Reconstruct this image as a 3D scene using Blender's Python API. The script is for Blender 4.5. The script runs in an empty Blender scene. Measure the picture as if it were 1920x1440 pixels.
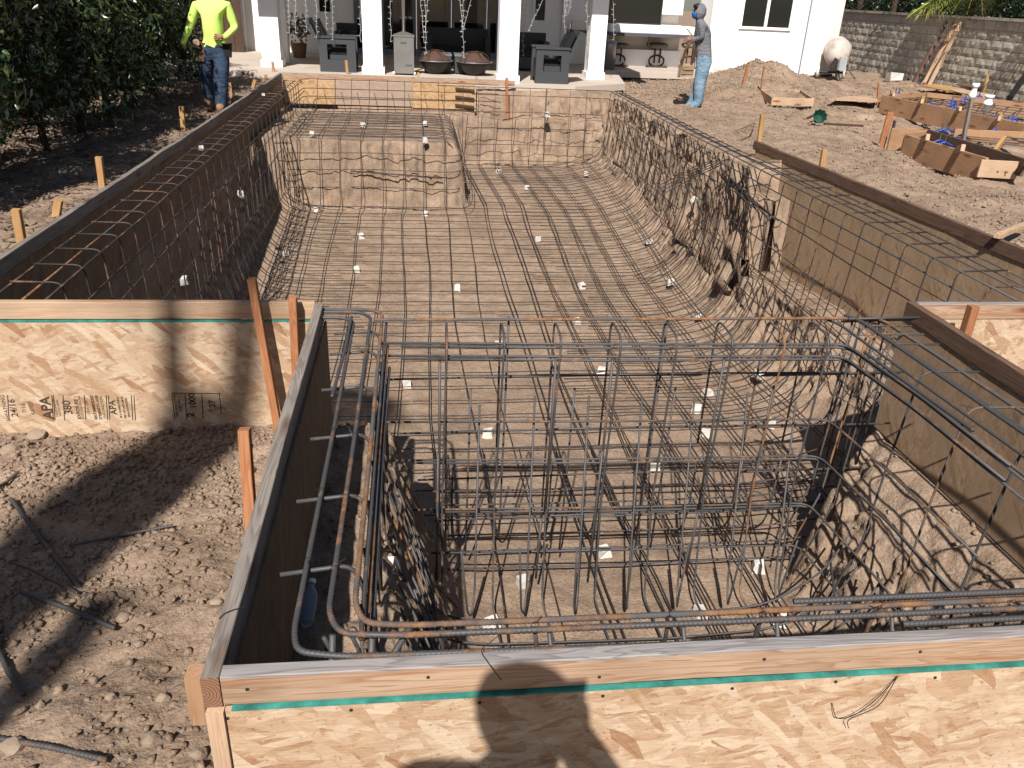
import bpy, math, random
import numpy as np
from mathutils import Vector, Matrix
random.seed(7); rng = np.random.default_rng(7)
PI = math.pi
sc = bpy.context.scene
COL = sc.collection

# ------------------------------------------------------------------ camera
CAMZ = 1.45
def cam_rows(pitch, yaw, roll):
    cy, sy, cp, sp = math.cos(yaw), math.sin(yaw), math.cos(pitch), math.sin(pitch)
    fwd = Vector((sy*cp, cy*cp, -sp)); right = Vector((cy, -sy, 0)); up = right.cross(fwd)
    cr, sr = math.cos(roll), math.sin(roll)
    return right*cr + up*sr, up*cr - right*sr, fwd
RX, RU, RF = cam_rows(math.radians(25.85), math.radians(7.48), math.radians(2.64))
FPX = 1519.0
cd = bpy.data.cameras.new('camera'); cam = bpy.data.objects.new('camera', cd); COL.objects.link(cam)
cd.sensor_width = 36; cd.lens = FPX/1920*36; cd.clip_start = 0.05; cd.clip_end = 400
M = Matrix((RX, RU, -RF)).transposed().to_4x4(); M.translation = (0, 0, CAMZ); cam.matrix_world = M
sc.camera = cam
def ray(px, py): return RX*((px-960)/FPX) - RU*((py-720)/FPX) + RF
def P(px, py, z=0.0):
    d = ray(px, py); t = (z-CAMZ)/d.z; return Vector((d.x*t, d.y*t, z))
def PY(px, py, y):
    d = ray(px, py); t = y/d.y; return Vector((d.x*t, y, CAMZ+d.z*t))
def PX(px, py, x):
    d = ray(px, py); t = x/d.x; return Vector((x, d.y*t, CAMZ+d.z*t))

# ------------------------------------------------------------------ world, sun, exposure
SUN_EL, SUN_AZ = math.radians(45.5), math.radians(15.1)     # light travels towards +y, slightly +x
w = bpy.data.worlds.new('World'); sc.world = w; w.use_nodes = True
nt = w.node_tree; bg = nt.nodes['Background']
sky = nt.nodes.new('ShaderNodeTexSky'); sky.sky_type = 'NISHITA'; sky.sun_disc = False
sky.sun_elevation = SUN_EL; sky.sun_rotation = PI + SUN_AZ
nt.links.new(sky.outputs[0], bg.inputs[0]); bg.inputs[1].default_value = 0.05
sd = bpy.data.lights.new('sun', 'SUN'); sun = bpy.data.objects.new('sun', sd); COL.objects.link(sun)
SUND = Vector((math.sin(SUN_AZ)*math.cos(SUN_EL), math.cos(SUN_AZ)*math.cos(SUN_EL), -math.sin(SUN_EL)))
sun.rotation_euler = SUND.to_track_quat('-Z', 'Y').to_euler(); sun.location = (0, -10, 12)
sd.energy = 5.0; sd.angle = math.radians(0.53); sd.color = (1.0, 0.965, 0.915)
sc.view_settings.view_transform = 'Standard'; sc.view_settings.look = 'None'
sc.view_settings.exposure = 0.76; sc.view_settings.gamma = 1
sc.render.engine = 'CYCLES'

# ------------------------------------------------------------------ materials
def srgb(r, g, b):
    f = lambda c: ((c/255+.055)/1.055)**2.4 if c > 10 else c/255/12.92
    return (f(r), f(g), f(b), 1)
class NB:
    def __init__(s, name, rough=.8, spec=.3):
        s.m = bpy.data.materials.new(name); s.m.use_nodes = True; s.t = s.m.node_tree
        s.b = s.t.nodes['Principled BSDF']; s.b.inputs['Roughness'].default_value = rough
        s.b.inputs['Specular IOR Level'].default_value = spec
        s.tc = s.n('TexCoord'); s.co = s.tc.outputs['Object']
    def n(s, t): return s.t.nodes.new('ShaderNode'+t)
    def l(s, a, b): s.t.links.new(a, b)
    def setv(s, sock, v):
        if isinstance(v, bpy.types.NodeSocket): s.l(v, sock)
        else: sock.default_value = v
    def map(s, co=None, scale=(1, 1, 1), rot=(0, 0, 0), loc=(0, 0, 0)):
        m = s.n('Mapping'); s.l(co or s.co, m.inputs[0]); s.setv(m.inputs[1], loc)
        m.inputs[2].default_value = rot; m.inputs[3].default_value = scale; return m.outputs[0]
    def noise(s, co=None, scale=5, detail=4, rough=.55, dist=0, out=0):
        m = s.n('TexNoise'); s.l(co or s.co, m.inputs['Vector']); m.inputs['Scale'].default_value = scale
        m.inputs['Detail'].default_value = detail; m.inputs['Roughness'].default_value = rough
        m.inputs['Distortion'].default_value = dist; return m.outputs[out]
    def vor(s, co=None, scale=5, feat='F1', out='Distance'):
        m = s.n('TexVoronoi'); s.l(co or s.co, m.inputs['Vector']); m.feature = feat
        m.inputs['Scale'].default_value = scale; return m.outputs[out]
    def ramp(s, fac, stops, interp='LINEAR'):
        m = s.n('ValToRGB'); s.l(fac, m.inputs[0]); m.color_ramp.interpolation = interp
        e = m.color_ramp.elements
        while len(e) < len(stops): e.new(.5)
        for i, (p, c) in enumerate(stops):
            e[i].position = p; e[i].color = c if not isinstance(c, (int, float)) else (c, c, c, 1)
        return m.outputs[0]
    def mix(s, f, a, b, mode='MIX'):
        m = s.n('Mix'); m.data_type = 'RGBA'; m.blend_type = mode
        s.setv(m.inputs[0], f); s.setv(m.inputs[6], a); s.setv(m.inputs[7], b); return m.outputs[2]
    def math(s, op, a, b=0.0, c=0.0):
        m = s.n('Math'); m.operation = op; s.setv(m.inputs[0], a); s.setv(m.inputs[1], b); s.setv(m.inputs[2], c); return m.outputs[0]
    def rnd(s): return s.n('ObjectInfo').outputs['Random']
    def rco(s):
        """object coordinates shifted by a random amount per object"""
        m = s.n('VectorMath'); m.operation = 'MULTIPLY_ADD'; c = s.n('CombineXYZ'); r = s.rnd()
        for i in range(3): s.l(r, c.inputs[i])
        s.l(c.outputs[0], m.inputs[0]); m.inputs[1].default_value = (37, 53, 71); s.l(s.co, m.inputs[2]); return m.outputs[0]
    def bump(s, h, strength=.5, dist=.01, prev=None):
        m = s.n('Bump'); s.l(h, m.inputs['Height']); m.inputs['Strength'].default_value = strength
        m.inputs['Distance'].default_value = dist
        if prev: s.l(prev, m.inputs['Normal'])
        s.l(m.outputs[0], s.b.inputs['Normal']); return m.outputs[0]
    def col(s, c):
        k = 1.0 if s.m.name.startswith(('white', 'pale_concrete', 'cream', 'neon')) else .64
        if isinstance(c, bpy.types.NodeSocket): c = s.mix(1.0, c, (k, k, k, 1), 'MULTIPLY')
        else: c = tuple(v*k for v in c[:3])+(1,)
        s.setv(s.b.inputs['Base Color'], c)
    def rough(s, c): s.setv(s.b.inputs['Roughness'], c)

def m_soil(name, a, b, c):
    q = NB(name, .95, .15)
    n1 = q.noise(scale=.8, detail=6, rough=.6); n2 = q.noise(scale=9, detail=6, rough=.65); n3 = q.noise(scale=60, detail=5, rough=.7)
    c1 = q.ramp(n1, [(.35, a), (.65, b)]); c2 = q.mix(q.ramp(n2, [(.35, 0.0), (.7, 1.0)]), c1, c)
    grit = q.ramp(n3, [(.3, .55), (.5, 1.0), (.72, 1.3)])
    damp = q.ramp(q.noise(scale=1.7, detail=7, rough=.7, dist=.6), [(.40, .78), (.56, 1.06)])
    c2 = q.mix(.85, c2, damp, 'MULTIPLY')
    q.col(q.mix(.8, c2, grit, 'MULTIPLY'))
    v = q.vor(scale=45, feat='F1'); v2 = q.vor(scale=120, feat='F1')
    h = q.math('ADD', q.math('MULTIPLY', n3, .8), q.math('ADD', q.math('MULTIPLY', v, .5), q.math('MULTIPLY', v2, .3)))
    b1 = q.bump(n2, .6, .03); q.bump(h, .8, .008, b1)
    return q.m
SOIL = m_soil('soil', (.385, .272, .19, 1), (.455, .332, .238, 1), (.315, .214, .147, 1))
CLOD = m_soil('soil_clod', (.37, .26, .18, 1), (.46, .34, .245, 1), (.31, .22, .15, 1))

def m_wood(name, light, dark, grain=(14, 14, .8), knot=.0, rough=.75, ring=True, top=None, streak=None):
    q = NB(name, rough, .25); co = q.rco()
    mp = q.map(co, scale=grain)
    n = q.noise(mp, scale=1.6, detail=3, rough=.5, dist=1.2)
    fine = q.noise(q.map(co, scale=(160, 160, 5)), scale=1.5, detail=3, rough=.6)
    wv = q.math('FRACT', q.math('MULTIPLY', n, 7.0))
    wv = q.ramp(wv, [(0.0, .15), (.55, .55), (.85, 1.0), (1.0, .15)])
    f = q.math('ADD', q.math('MULTIPLY', wv, .6), q.math('MULTIPLY', fine, .45))
    col = q.mix(q.ramp(f, [(.15, 0.0), (.85, 1.0)]), light, dark)
    blotch = q.ramp(q.noise(co, scale=2.2, detail=3), [(.3, .75), (.7, 1.15)])
    col = q.mix(.8, col, blotch, 'MULTIPLY')
    if knot:
        kv = q.vor(q.map(co, scale=(10, 10, 2.4)), scale=1.0, feat='F1')
        kv = q.math('ADD', kv, q.math('MULTIPLY', q.noise(co, scale=12, detail=2), .12))
        col = q.mix(q.ramp(kv, [(.15, 1.0), (.22, .6), (.32, 0.0)]), col, knot)
    if streak:
        sn = q.noise(q.map(co, scale=(30, 30, 1.1)), scale=1.0, detail=3, dist=.8)
        col = q.mix(q.ramp(sn, [(.54, 0.0), (.66, .8)]), col, streak)
    if top:
        yz = _sep(q, 1); tf = q.ramp(q.math('ADD', yz, q.math('MULTIPLY', q.noise(co, scale=14), .012)), [(.040, 0.0), (.048, 1.0)])
        tw = q.mix(q.ramp(wv, [(.2, 0.0), (.9, 1.0)]), top, tuple(c*.62 for c in top[:3])+(1,)); col = q.mix(tf, col, tw)
    q.col(col); q.bump(f, .35, .002)
    return q.m
def _sep(q, i):
    s = q.n('SeparateXYZ'); q.l(q.co, s.inputs[0]); return s.outputs[i]
W_GREY = m_wood('weathered_lumber', (.36, .31, .27, 1), (.20, .16, .13, 1), knot=(.12, .07, .04, 1), streak=(.11, .08, .06, 1))
W_GREY2 = m_wood('brown_lumber', (.24, .14, .09, 1), (.11, .062, .04, 1), knot=(.07, .04, .025, 1))
W_PALE = m_wood('pale_pine', (.68, .48, .33, 1), (.56, .36, .22, 1), knot=(.28, .11, .045, 1), streak=(.48, .25, .12, 1))
W_PINK = m_wood('pinkish_pine', (.62, .44, .31, 1), (.40, .23, .13, 1), knot=(.26, .09, .04, 1), top=(.38, .345, .33, 1), streak=(.40, .16, .07, 1))
W_RED = m_wood('redwood_stake', (.58, .26, .12, 1), (.36, .14, .06, 1))
W_YEL = m_wood('yellow_stake', (.62, .38, .17, 1), (.46, .24, .09, 1))
W_FORM = m_wood('form_lumber', (.56, .33, .19, 1), (.42, .23, .12, 1), knot=(.2, .08, .04, 1))
W_DARK = m_wood('dark_plank', (.13, .07, .045, 1), (.07, .04, .025, 1))

def m_osb(name, cols, axes, dirt=None, mud=None):
    """strand board: layers of elongated random flakes"""
    q = NB(name, .78, .2); co = q.co
    sw = {'y': (PI/2, 0, 0), 'x': (0, PI/2, 0)}[axes]
    mp0 = q.map(co, rot=sw)      # board plane into local xy-ish
    warp = q.noise(mp0, scale=6, detail=2, out=1)
    vm = q.n('VectorMath'); vm.operation = 'MULTIPLY_ADD'; q.l(warp, vm.inputs[0]); vm.inputs[1].default_value = (.03,)*3; q.l(mp0, vm.inputs[2])
    mp0 = vm.outputs[0]
    base = q.ramp(q.noise(q.map(mp0, scale=(2, 20, 2)), scale=2.5, detail=5), [(.3, cols[0]), (.5, cols[1]), (.7, cols[2])])
    h = None; col = base
    for i, (ang, sx, sy, thr) in enumerate([(.12, 7, 26, .35), (-.45, 8, 30, .42), (1.0, 9, 34, .55), (.5, 7, 28, .5), (-1.05, 10, 40, .6), (-.12, 6, 34, .5), (.3, 10, 60, .55), (-.8, 8, 30, .62)]):
        c = q.map(mp0, scale=(sx, sy, .01), rot=(0, 0, ang), loc=(i*3.7, i*1.9, i*5.0))
        # scale applies before rotation in Mapping, so rotate first
        r1 = q.map(mp0, rot=(0, 0, ang)); c = q.map(r1, scale=(sx, sy, .01), loc=(i*3.7, i*1.9, i*5.0))
        vc = q.vor(c, scale=1.0, out='Color'); sp = q.n('SeparateColor'); q.l(vc, sp.inputs[0])
        mask = q.ramp(sp.outputs[0], [(thr, 0.0), (thr+.01, 1.0)], 'CONSTANT')
        streak = q.noise(q.map(r1, scale=(sx*2, sy*8, 1)), scale=1.5, detail=3)
        tone = q.math('ADD', q.math('MULTIPLY', sp.outputs[1], .8), q.math('MULTIPLY', streak, .45))
        cc = q.ramp(tone, [(.20, cols[3]), (.36, cols[2]), (.66, cols[1]), (1.0, cols[0])])
        col = q.mix(q.math('MULTIPLY', mask, .62 if i < 7 else .85), col, cc)
        hh = q.math('MULTIPLY', mask, sp.outputs[2]); h = hh if h is None else q.math('MAXIMUM', h, hh)
    fib = q.noise(q.map(mp0, scale=(25, 190, 1)), scale=1.0, detail=4, rough=.6); col = q.mix(.75, col, q.ramp(fib, [(.3, .78), (.7, 1.16)]), 'MULTIPLY')
    sp_ = q.noise(co, scale=70, detail=3); col = q.mix(q.ramp(sp_, [(.62, 0.0), (.72, .7)]), col, cols[3])
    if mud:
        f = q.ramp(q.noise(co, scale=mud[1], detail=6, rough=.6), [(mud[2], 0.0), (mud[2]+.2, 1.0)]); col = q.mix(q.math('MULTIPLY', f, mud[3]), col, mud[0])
    q.col(col); b0 = q.bump(h, .35, .002); q.bump(q.noise(co, scale=120, detail=3), .3, .001, b0)
    return q.m
OSBC = [(.74, .57, .41, 1), (.62, .44, .29, 1), (.50, .31, .18, 1), (.34, .155, .07, 1)]
OSB_Y = m_osb('strand_board_lengthwise', OSBC, 'y')
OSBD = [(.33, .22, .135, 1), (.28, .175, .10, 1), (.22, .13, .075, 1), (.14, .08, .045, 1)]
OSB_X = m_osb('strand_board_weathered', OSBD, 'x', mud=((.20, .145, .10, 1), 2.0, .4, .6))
OSBM = [(.60, .41, .27, 1), (.52, .345, .21, 1), (.44, .28, .16, 1), (.25, .145, .08, 1)]
OSB_MUD = m_osb('muddy_strand_board', OSBM, 'x', mud=((.42, .28, .17, 1), 2.5, .38, .6))
OSB_O = m_osb('orange_strand_board', [(.66, .46, .27, 1), (.58, .37, .19, 1), (.50, .28, .13, 1), (.36, .17, .07, 1)], 'y')
OSB_T = m_osb('tan_plywood', [(.50, .37, .28, 1), (.47, .34, .25, 1), (.44, .31, .22, 1), (.40, .28, .2, 1)], 'y')

def m_plain(name, c, rough=.6, spec=.4, metal=0, var=.12, vs=6, bump=0, bs=60, emis=None):
    q = NB(name, rough, spec); q.b.inputs['Metallic'].default_value = metal
    n = q.ramp(q.noise(q.rco(), scale=vs, detail=4), [(.3, 1-var), (.7, 1+var)])
    q.col(q.mix(1.0, c, n, 'MULTIPLY'))
    if bump: q.bump(q.noise(scale=bs, detail=3), bump, .003)
    return q.m
def m_rebar(name='rebar_steel', base=(.105, .098, .097, 1), thr=.60):
    q = NB(name, .6, .4); co = q.rco(); q.b.inputs['Metallic'].default_value = .55
    n = q.noise(co, scale=7, detail=5, rough=.7); r = q.rnd()
    f = q.math('ADD', n, q.math('MULTIPLY', q.math('SUBTRACT', r, .5), .22))
    rust = q.ramp(f, [(thr, 0.0), (thr+.12, 1.0)])
    col = q.mix(rust, base, q.ramp(q.noise(co, scale=40, detail=3), [(.35, (.12, .06, .035, 1)), (.65, (.30, .15, .07, 1))]))
    q.col(col); q.rough(q.ramp(rust, [(0, .58), (1, .9)]))
    q.setv(q.b.inputs['Metallic'], q.ramp(rust, [(0, .35), (1, 0.0)]))
    q.bump(q.noise(scale=300, detail=2), .3, .001)
    return q.m
REBAR = m_rebar(); REBAR_MAT = m_rebar('dark_rebar_steel', (.060, .050, .046, 1), .57)
def m_rust():
    q = NB('rusty_rebar', .85, .2)
    rc = q.ramp(q.noise(q.rco(), scale=30, detail=4), [(.3, (.10, .055, .035, 1)), (.5, (.25, .125, .06, 1)), (.7, (.36, .19, .09, 1))])
    q.col(q.mix(q.ramp(q.noise(q.rco(), scale=3.2, detail=4), [(.42, 1.0), (.56, 0.0)]), rc, (.11, .105, .105, 1))); return q.m
RUST = m_rust()
WIRE = m_plain('tie_wire', (.04, .03, .025, 1), .5, .4, .3)
CONC = m_plain('pale_concrete', (.46, .43, .39, 1), .9, .2, 0, .12, 20, .4, 80)
SLAB = m_plain('patio_concrete', (.62, .52, .43, 1), .9, .2, 0, .06, 2, .15, 90)
STUCCO = m_plain('white_stucco', (.80, .78, .75, 1), .92, .15, 0, .02, 2, .25, 120)
STUCCO2 = m_plain('cream_stucco', (.70, .63, .53, 1), .92, .15, 0, .03, 2, .25, 120)
TRIM = m_plain('white_trim_paint', (.80, .79, .78, 1), .55, .35, 0, .02)
GREYTRIM = m_plain('grey_door_frame', (.25, .27, .33, 1), .5, .4, 0, .03)
COUNTER = m_plain('slate_counter', (.10, .10, .12, 1), .5, .4, 0, .1)
def m_glass():
    q = NB('dark_window_glass', .04, .8); q.col((.008, .010, .011, 1)); return q.m
GLASS = m_glass()
STEEL = m_plain('brushed_steel', (.46, .44, .42, 1), .38, .5, .75, .12, 3)
def m_wicker():
    q = NB('grey_wicker', .6, .4); ch = q.math('MULTIPLY', q.math('SINE', q.math('MULTIPLY', _sep(q, 2), 260.0)), q.math('SINE', q.math('MULTIPLY', q.math('ADD', _sep(q, 0), _sep(q, 1)), 200.0)))
    q.col(q.ramp(ch, [(.0, (.035, .037, .041, 1)), (.9, (.10, .105, .113, 1))])); q.bump(ch, .6, .004); return q.m
def _sep(q, i):
    s = q.n('SeparateXYZ'); q.l(q.co, s.inputs[0]); return s.outputs[i]
WICKER = m_wicker()
BLACK = m_plain('black_fabric', (.012, .012, .014, 1), .8, .3)
DARKM = m_plain('dark_metal', (.05, .045, .04, 1), .55, .4, .4, .2)
RUSTM = m_plain('rusted_steel_mesh', (.10, .052, .038, 1), .85, .3, 0, .3, 20)
STONEG = m_plain('stool_stone', (.25, .22, .17, 1), .85, .2, 0, .2, 8, .3)
LEAF = None
def m_leaf(name, a, b, c):
    q = NB(name, .30, .6); r = q.rnd(); n = q.noise(scale=5, detail=4); f = q.noise(scale=45, detail=2)
    q.col(q.mix(q.ramp(f, [(.55, 0.0), (.72, .8)]), q.ramp(n, [(.3, a), (.7, b)]), c))
    q.b.inputs['Subsurface Weight'].default_value = 0; return q.m
LEAF = m_leaf('glossy_leaves', (.022, .045, .012, 1), (.055, .085, .02, 1), (.17, .20, .04, 1))
LEAFD = m_leaf('dark_hedge_leaves', (.008, .02, .007, 1), (.018, .034, .01, 1), (.05, .07, .02, 1))
PALMG = m_leaf('palm_leaflets', (.22, .30, .06, 1), (.42, .44, .10, 1), (.6, .55, .2, 1))
BARK = m_plain('bark', (.07, .05, .035, 1), .95, .1, 0, .3, 15, .6, 30)
def m_block():
    q = NB('split_face_block', .95, .1); n = q.ramp(q.noise(q.rco(), scale=5, detail=6, rough=.65), [(.3, .78), (.7, 1.18)])
    base = q.ramp(q.rnd(), [(0, (.46, .40, .32, 1)), (.5, (.54, .475, .39, 1)), (1, (.60, .54, .46, 1))])
    q.col(q.mix(1.0, base, n, 'MULTIPLY')); q.bump(q.noise(scale=45, detail=4), .8, .006); return q.m
BLOCKM = m_block()
MORTAR = m_plain('block_mortar', (.34, .29, .23, 1), .95, .1, 0, .1, 8, .5, 60)
PVC = m_plain('white_pvc', (.72, .74, .76, 1), .4, .4, 0, .05)
BLUEP = m_plain('blue_plastic', (.03, .08, .42, 1), .5, .4)
BLUET = m_plain('blue_bucket', (.04, .16, .45, 1), .45, .4)
GREENP = m_plain('green_plastic', (.02, .09, .06, 1), .5, .4)
BRONZE = m_plain('ladder_fibreglass', (.20, .105, .07, 1), .7, .3)
ALU = m_plain('grey_aluminium', (.30, .30, .32, 1), .45, .5, .5)
DRUM = m_plain('cement_caked_drum', (.60, .51, .45, 1), .9, .2, 0, .32, 4, .8, 18)
SKIN = m_plain('skin', (.36, .18, .115, 1), .6, .3, 0, .06)
NEON = m_plain('neon_yellow_shirt', (.56, .76, .17, 1), .85, .15, 0, .05, 6, .5, 14)
def m_denim(name, a, b):
    q = NB(name, .9, .15); q.col(q.ramp(q.noise(scale=5, detail=5, rough=.6), [(.3, a), (.68, b)]))
    q.bump(q.noise(q.map(scale=(10, 10, 22)), scale=1.2, detail=3, dist=.6), .9, .03); return q.m
DENIMD = m_denim('dark_denim', (.025, .045, .09, 1), (.075, .11, .17, 1))
DENIML = m_denim('light_denim', (.13, .22, .32, 1), (.32, .44, .54, 1))
HOOD = m_denim('grey_hoodie_cloth', (.15, .152, .17, 1), (.25, .25, .275, 1))
BOOT = m_plain('tan_boot', (.34, .20, .11, 1), .8, .2, 0, .15, 20)
LEATHER = m_plain('tool_belt_leather', (.12, .06, .035, 1), .7, .3, 0, .2, 20)
CANVAS = m_plain('canvas_pouch', (.42, .30, .20, 1), .9, .2, 0, .15, 20)
MASK = m_plain('blue_face_mask', (.02, .13, .42, 1), .8, .2)
HAIR = m_plain('black_hair', (.012, .01, .009, 1), .6, .3)
TEAL = m_plain('teal_edge_paint', (.055, .27, .22, 1), .8, .2, 0, .45, 18)
INK = m_plain('black_stamp_ink', (.09, .06, .04, 1), .9, .1, 0, .3, 30)
STONE = m_plain('dusty_stone', (.35, .26, .185, 1), .95, .15, 0, .18, 14, .6, 60)
MULCH = m_plain('wood_mulch', (.22, .155, .115, 1), .95, .1, 0, .4, 25)
TERRA = m_plain('terracotta', (.30, .17, .09, 1), .85, .2)
LIGHTW = m_plain('light_cord', (.55, .54, .53, 1), .6, .3)

# ------------------------------------------------------------------ mesh helpers
def link(name, me, parent=None):
    o = bpy.data.objects.new(name, me); COL.objects.link(o)
    if parent is not None:
        o.parent = parent; o.matrix_parent_inverse = Matrix.Translation(parent.location).inverted() if not parent.get('_rot') else parent.matrix_world.inverted()
    return o
def thing(name, label, cat, loc=(0, 0, 0), group=None):
    o = bpy.data.objects.new(name, None); COL.objects.link(o); o.location = loc
    o.empty_display_size = .1
    return tag(o, label, cat, group)
def tag(o, label, cat, group=None, kind=None):
    o['label'] = label; o['category'] = cat
    if group: o['group'] = group
    if kind: o['kind'] = kind
    return o
class MB:
    def __init__(s): s.v = []; s.f = []
    def add(s, vs, fs):
        k = len(s.v); s.v += [tuple(v) for v in vs]; s.f += [tuple(i+k for i in f) for f in fs]
    def box(s, a, b):
        (x0, y0, z0), (x1, y1, z1) = a, b
        s.add([(x0, y0, z0), (x1, y0, z0), (x1, y1, z0), (x0, y1, z0), (x0, y0, z1), (x1, y0, z1), (x1, y1, z1), (x0, y1, z1)],
              [(0, 3, 2, 1), (4, 5, 6, 7), (0, 1, 5, 4), (1, 2, 6, 5), (2, 3, 7, 6), (3, 0, 4, 7)])
    def hexa(s, pts): s.add(pts, [(0, 3, 2, 1), (4, 5, 6, 7), (0, 1, 5, 4), (1, 2, 6, 5), (2, 3, 7, 6), (3, 0, 4, 7)])
    def beam(s, p0, p1, w, h, up=(0, 0, 1)):
        p0, p1 = Vector(p0), Vector(p1); d = (p1-p0).normalized(); u = Vector(up)
        if abs(d.dot(u)) > .98: u = Vector((0, 1, 0))
        r = d.cross(u).normalized()*w/2; u = r.cross(d).normalized()*h/2
        s.hexa([p0-r-u, p0+r-u, p1+r-u, p1-r-u, p0-r+u, p0+r+u, p1+r+u, p1-r+u])
    def tube(s, pts, r, n=6, cap=True, rib=None):
        pts = [Vector(p) for p in pts]; N = len(pts)
        if N < 2: return
        t = [(pts[min(i+1, N-1)]-pts[max(i-1, 0)]).normalized() for i in range(N)]
        u = t[0].orthogonal().normalized(); k = len(s.v)
        rs = r if isinstance(r, (list, tuple)) else [r]*N
        for i in range(N):
            u = (u - t[i]*u.dot(t[i])).normalized(); vv = t[i].cross(u)
            for j in range(n):
                a = 2*PI*j/n; rr = rs[i]
                if rib: rr *= 1+rib*(1 if ((i/4+j/n) % 1) < .34 else -.2)
                s.v.append(tuple(pts[i]+(u*math.cos(a)+vv*math.sin(a))*rr))
        for i in range(N-1):
            for j in range(n):
                a = k+i*n+j; b = k+i*n+(j+1) % n; s.f.append((a, b, b+n, a+n))
        if cap: s.f.append(tuple(k+j for j in range(n))[::-1]); s.f.append(tuple(k+(N-1)*n+j for j in range(n)))
    def lathe(s, prof, c, n=20, axis=Vector((0, 0, 1)), ell=(1, 1)):
        c = Vector(c); u = axis.orthogonal().normalized() if abs(axis.z) < .99 else Vector((1, 0, 0)); vv = axis.cross(u); k = len(s.v)
        for (r, h) in prof:
            for j in range(n):
                a = 2*PI*j/n; s.v.append(tuple(c+axis*h+u*(r*math.cos(a)*ell[0])+vv*(r*math.sin(a)*ell[1])))
        for i in range(len(prof)-1):
            for j in range(n):
                a = k+i*n+j; b = k+i*n+(j+1) % n; s.f.append((a, b, b+n, a+n))
    def mesh(s, name, m, smooth=False):
        me = bpy.data.meshes.new(name); me.from_pydata(s.v, [], s.f); me.materials.append(m)
        if smooth: me.shade_smooth()
        me.update(); return me
    def build(s, name, m, parent=None, smooth=False): return link(name, s.mesh(name, m, smooth), parent)
def jit_box(mb, a, b, j):
    (x0, y0, z0), (x1, y1, z1) = a, b; q = lambda: random.uniform(-j, j)
    mb.hexa([(x+q(), y+q(), z+q()) for x, y, z in [(x0, y0, z0), (x1, y0, z0), (x1, y1, z0), (x0, y1, z0), (x0, y0, z1), (x1, y0, z1), (x1, y1, z1), (x0, y1, z1)]])
def lumber(name, p0, p1, w, h, m, parent=None, up=(0, 0, 1), wav=0.0, bev=.0025):
    """a piece of lumber built along its own Z so that the grain follows it"""
    p0, p1 = Vector(p0), Vector(p1); d = (p1-p0); L = d.length; d.normalize(); u = Vector(up)
    if abs(d.dot(u)) > .98: u = Vector((0, 1, 0))
    r = d.cross(u).normalized(); u = r.cross(d).normalized()
    mb = MB(); n = max(2, int(L/.35)+1)
    w2, h2 = w/2, h/2; c = min(bev, w*.2)
    ring = [(-w2+c, -h2), (w2-c, -h2), (w2, -h2+c), (w2, h2-c), (w2-c, h2), (-w2+c, h2), (-w2, h2-c), (-w2, -h2+c)]
    for i in range(n):
        z = L*i/(n-1); ox, oy = (random.uniform(-wav, wav), random.uniform(-wav, wav)) if 0 < i < n-1 else (0, 0)
        mb.v += [(x+ox, y+oy, z) for x, y in ring]
    for i in range(n-1):
        for j in range(8):
            a = i*8+j; b = i*8+(j+1) % 8; mb.f.append((a, b, b+8, a+8))
    mb.f.append(tuple(range(8))[::-1]); mb.f.append(tuple((n-1)*8+j for j in range(8)))
    o = bpy.data.objects.new(name, mb.mesh(name, m)); COL.objects.link(o)
    mw = Matrix((r, u, d)).transposed().to_4x4(); mw.translation = p0
    # columns: local x=r, y=u, z=d ; fix handedness
    if mw.to_3x3().determinant() < 0: mw = Matrix((-r, u, d)).transposed().to_4x4(); mw.translation = p0
    if parent is not None:
        o.parent = parent; o.matrix_basis = Matrix.Translation(parent.location).inverted() @ mw
    else: o.matrix_basis = mw
    return o
def fillet(pts, r, n=4):
    pts = [Vector(p) for p in pts]; out = [pts[0]]
    for i in range(1, len(pts)-1):
        a, b, c = pts[i-1], pts[i], pts[i+1]; d1 = (a-b); d2 = (c-b); q = min(r, d1.length*.45, d2.length*.45)
        s0 = b+d1.normalized()*q; s1 = b+d2.normalized()*q
        for k in range(n+1):
            t = k/n; out.append(s0*(1-t)**2+b*2*t*(1-t)+s1*t*t)
    out.append(pts[-1]); return out
def resample(pts, step):
    out = [pts[0]]
    for a, b in zip(pts[:-1], pts[1:]):
        L = (b-a).length; n = max(1, int(round(L/step)))
        for k in range(1, n+1): out.append(a.lerp(b, k/n))
    return out

# ------------------------------------------------------------------ numpy noise
def _h(ix, iy, iz, seed):
    n = (ix*374761393+iy*668265263+iz*1274126177+seed*974711) & 0xffffffff
    n = ((n ^ (n >> 13))*1103515245) & 0xffffffff; n = n ^ (n >> 16)
    return (n & 0xffff)/65535.0
def vnoise(x, y, z=0, seed=0):
    x = np.asarray(x, float); y = np.asarray(y, float); z = np.broadcast_to(np.asarray(z, float), x.shape)
    ix, iy, iz = (np.floor(a).astype(np.int64) for a in (x, y, z)); fx, fy, fz = x-ix, y-iy, z-iz
    fx, fy, fz = (f*f*(3-2*f) for f in (fx, fy, fz)); r = 0
    for dx in (0, 1):
        for dy in (0, 1):
            for dz in (0, 1):
                wgt = (fx if dx else 1-fx)*(fy if dy else 1-fy)*(fz if dz else 1-fz); r = r+wgt*_h(ix+dx, iy+dy, iz+dz, seed)
    return r*2-1
def fbm(x, y, z=0, o=4, seed=0, g=.5):
    r = 0; a = 1; f = 1
    for i in range(o): r = r+a*vnoise(x*f, y*f, z*f if not np.isscalar(z) or z else 0, seed+i*17); a *= g; f *= 2.03
    return r
def ss(a, b, t):
    t = np.clip((t-a)/(b-a), 0, 1); return t*t*(3-2*t)

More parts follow.
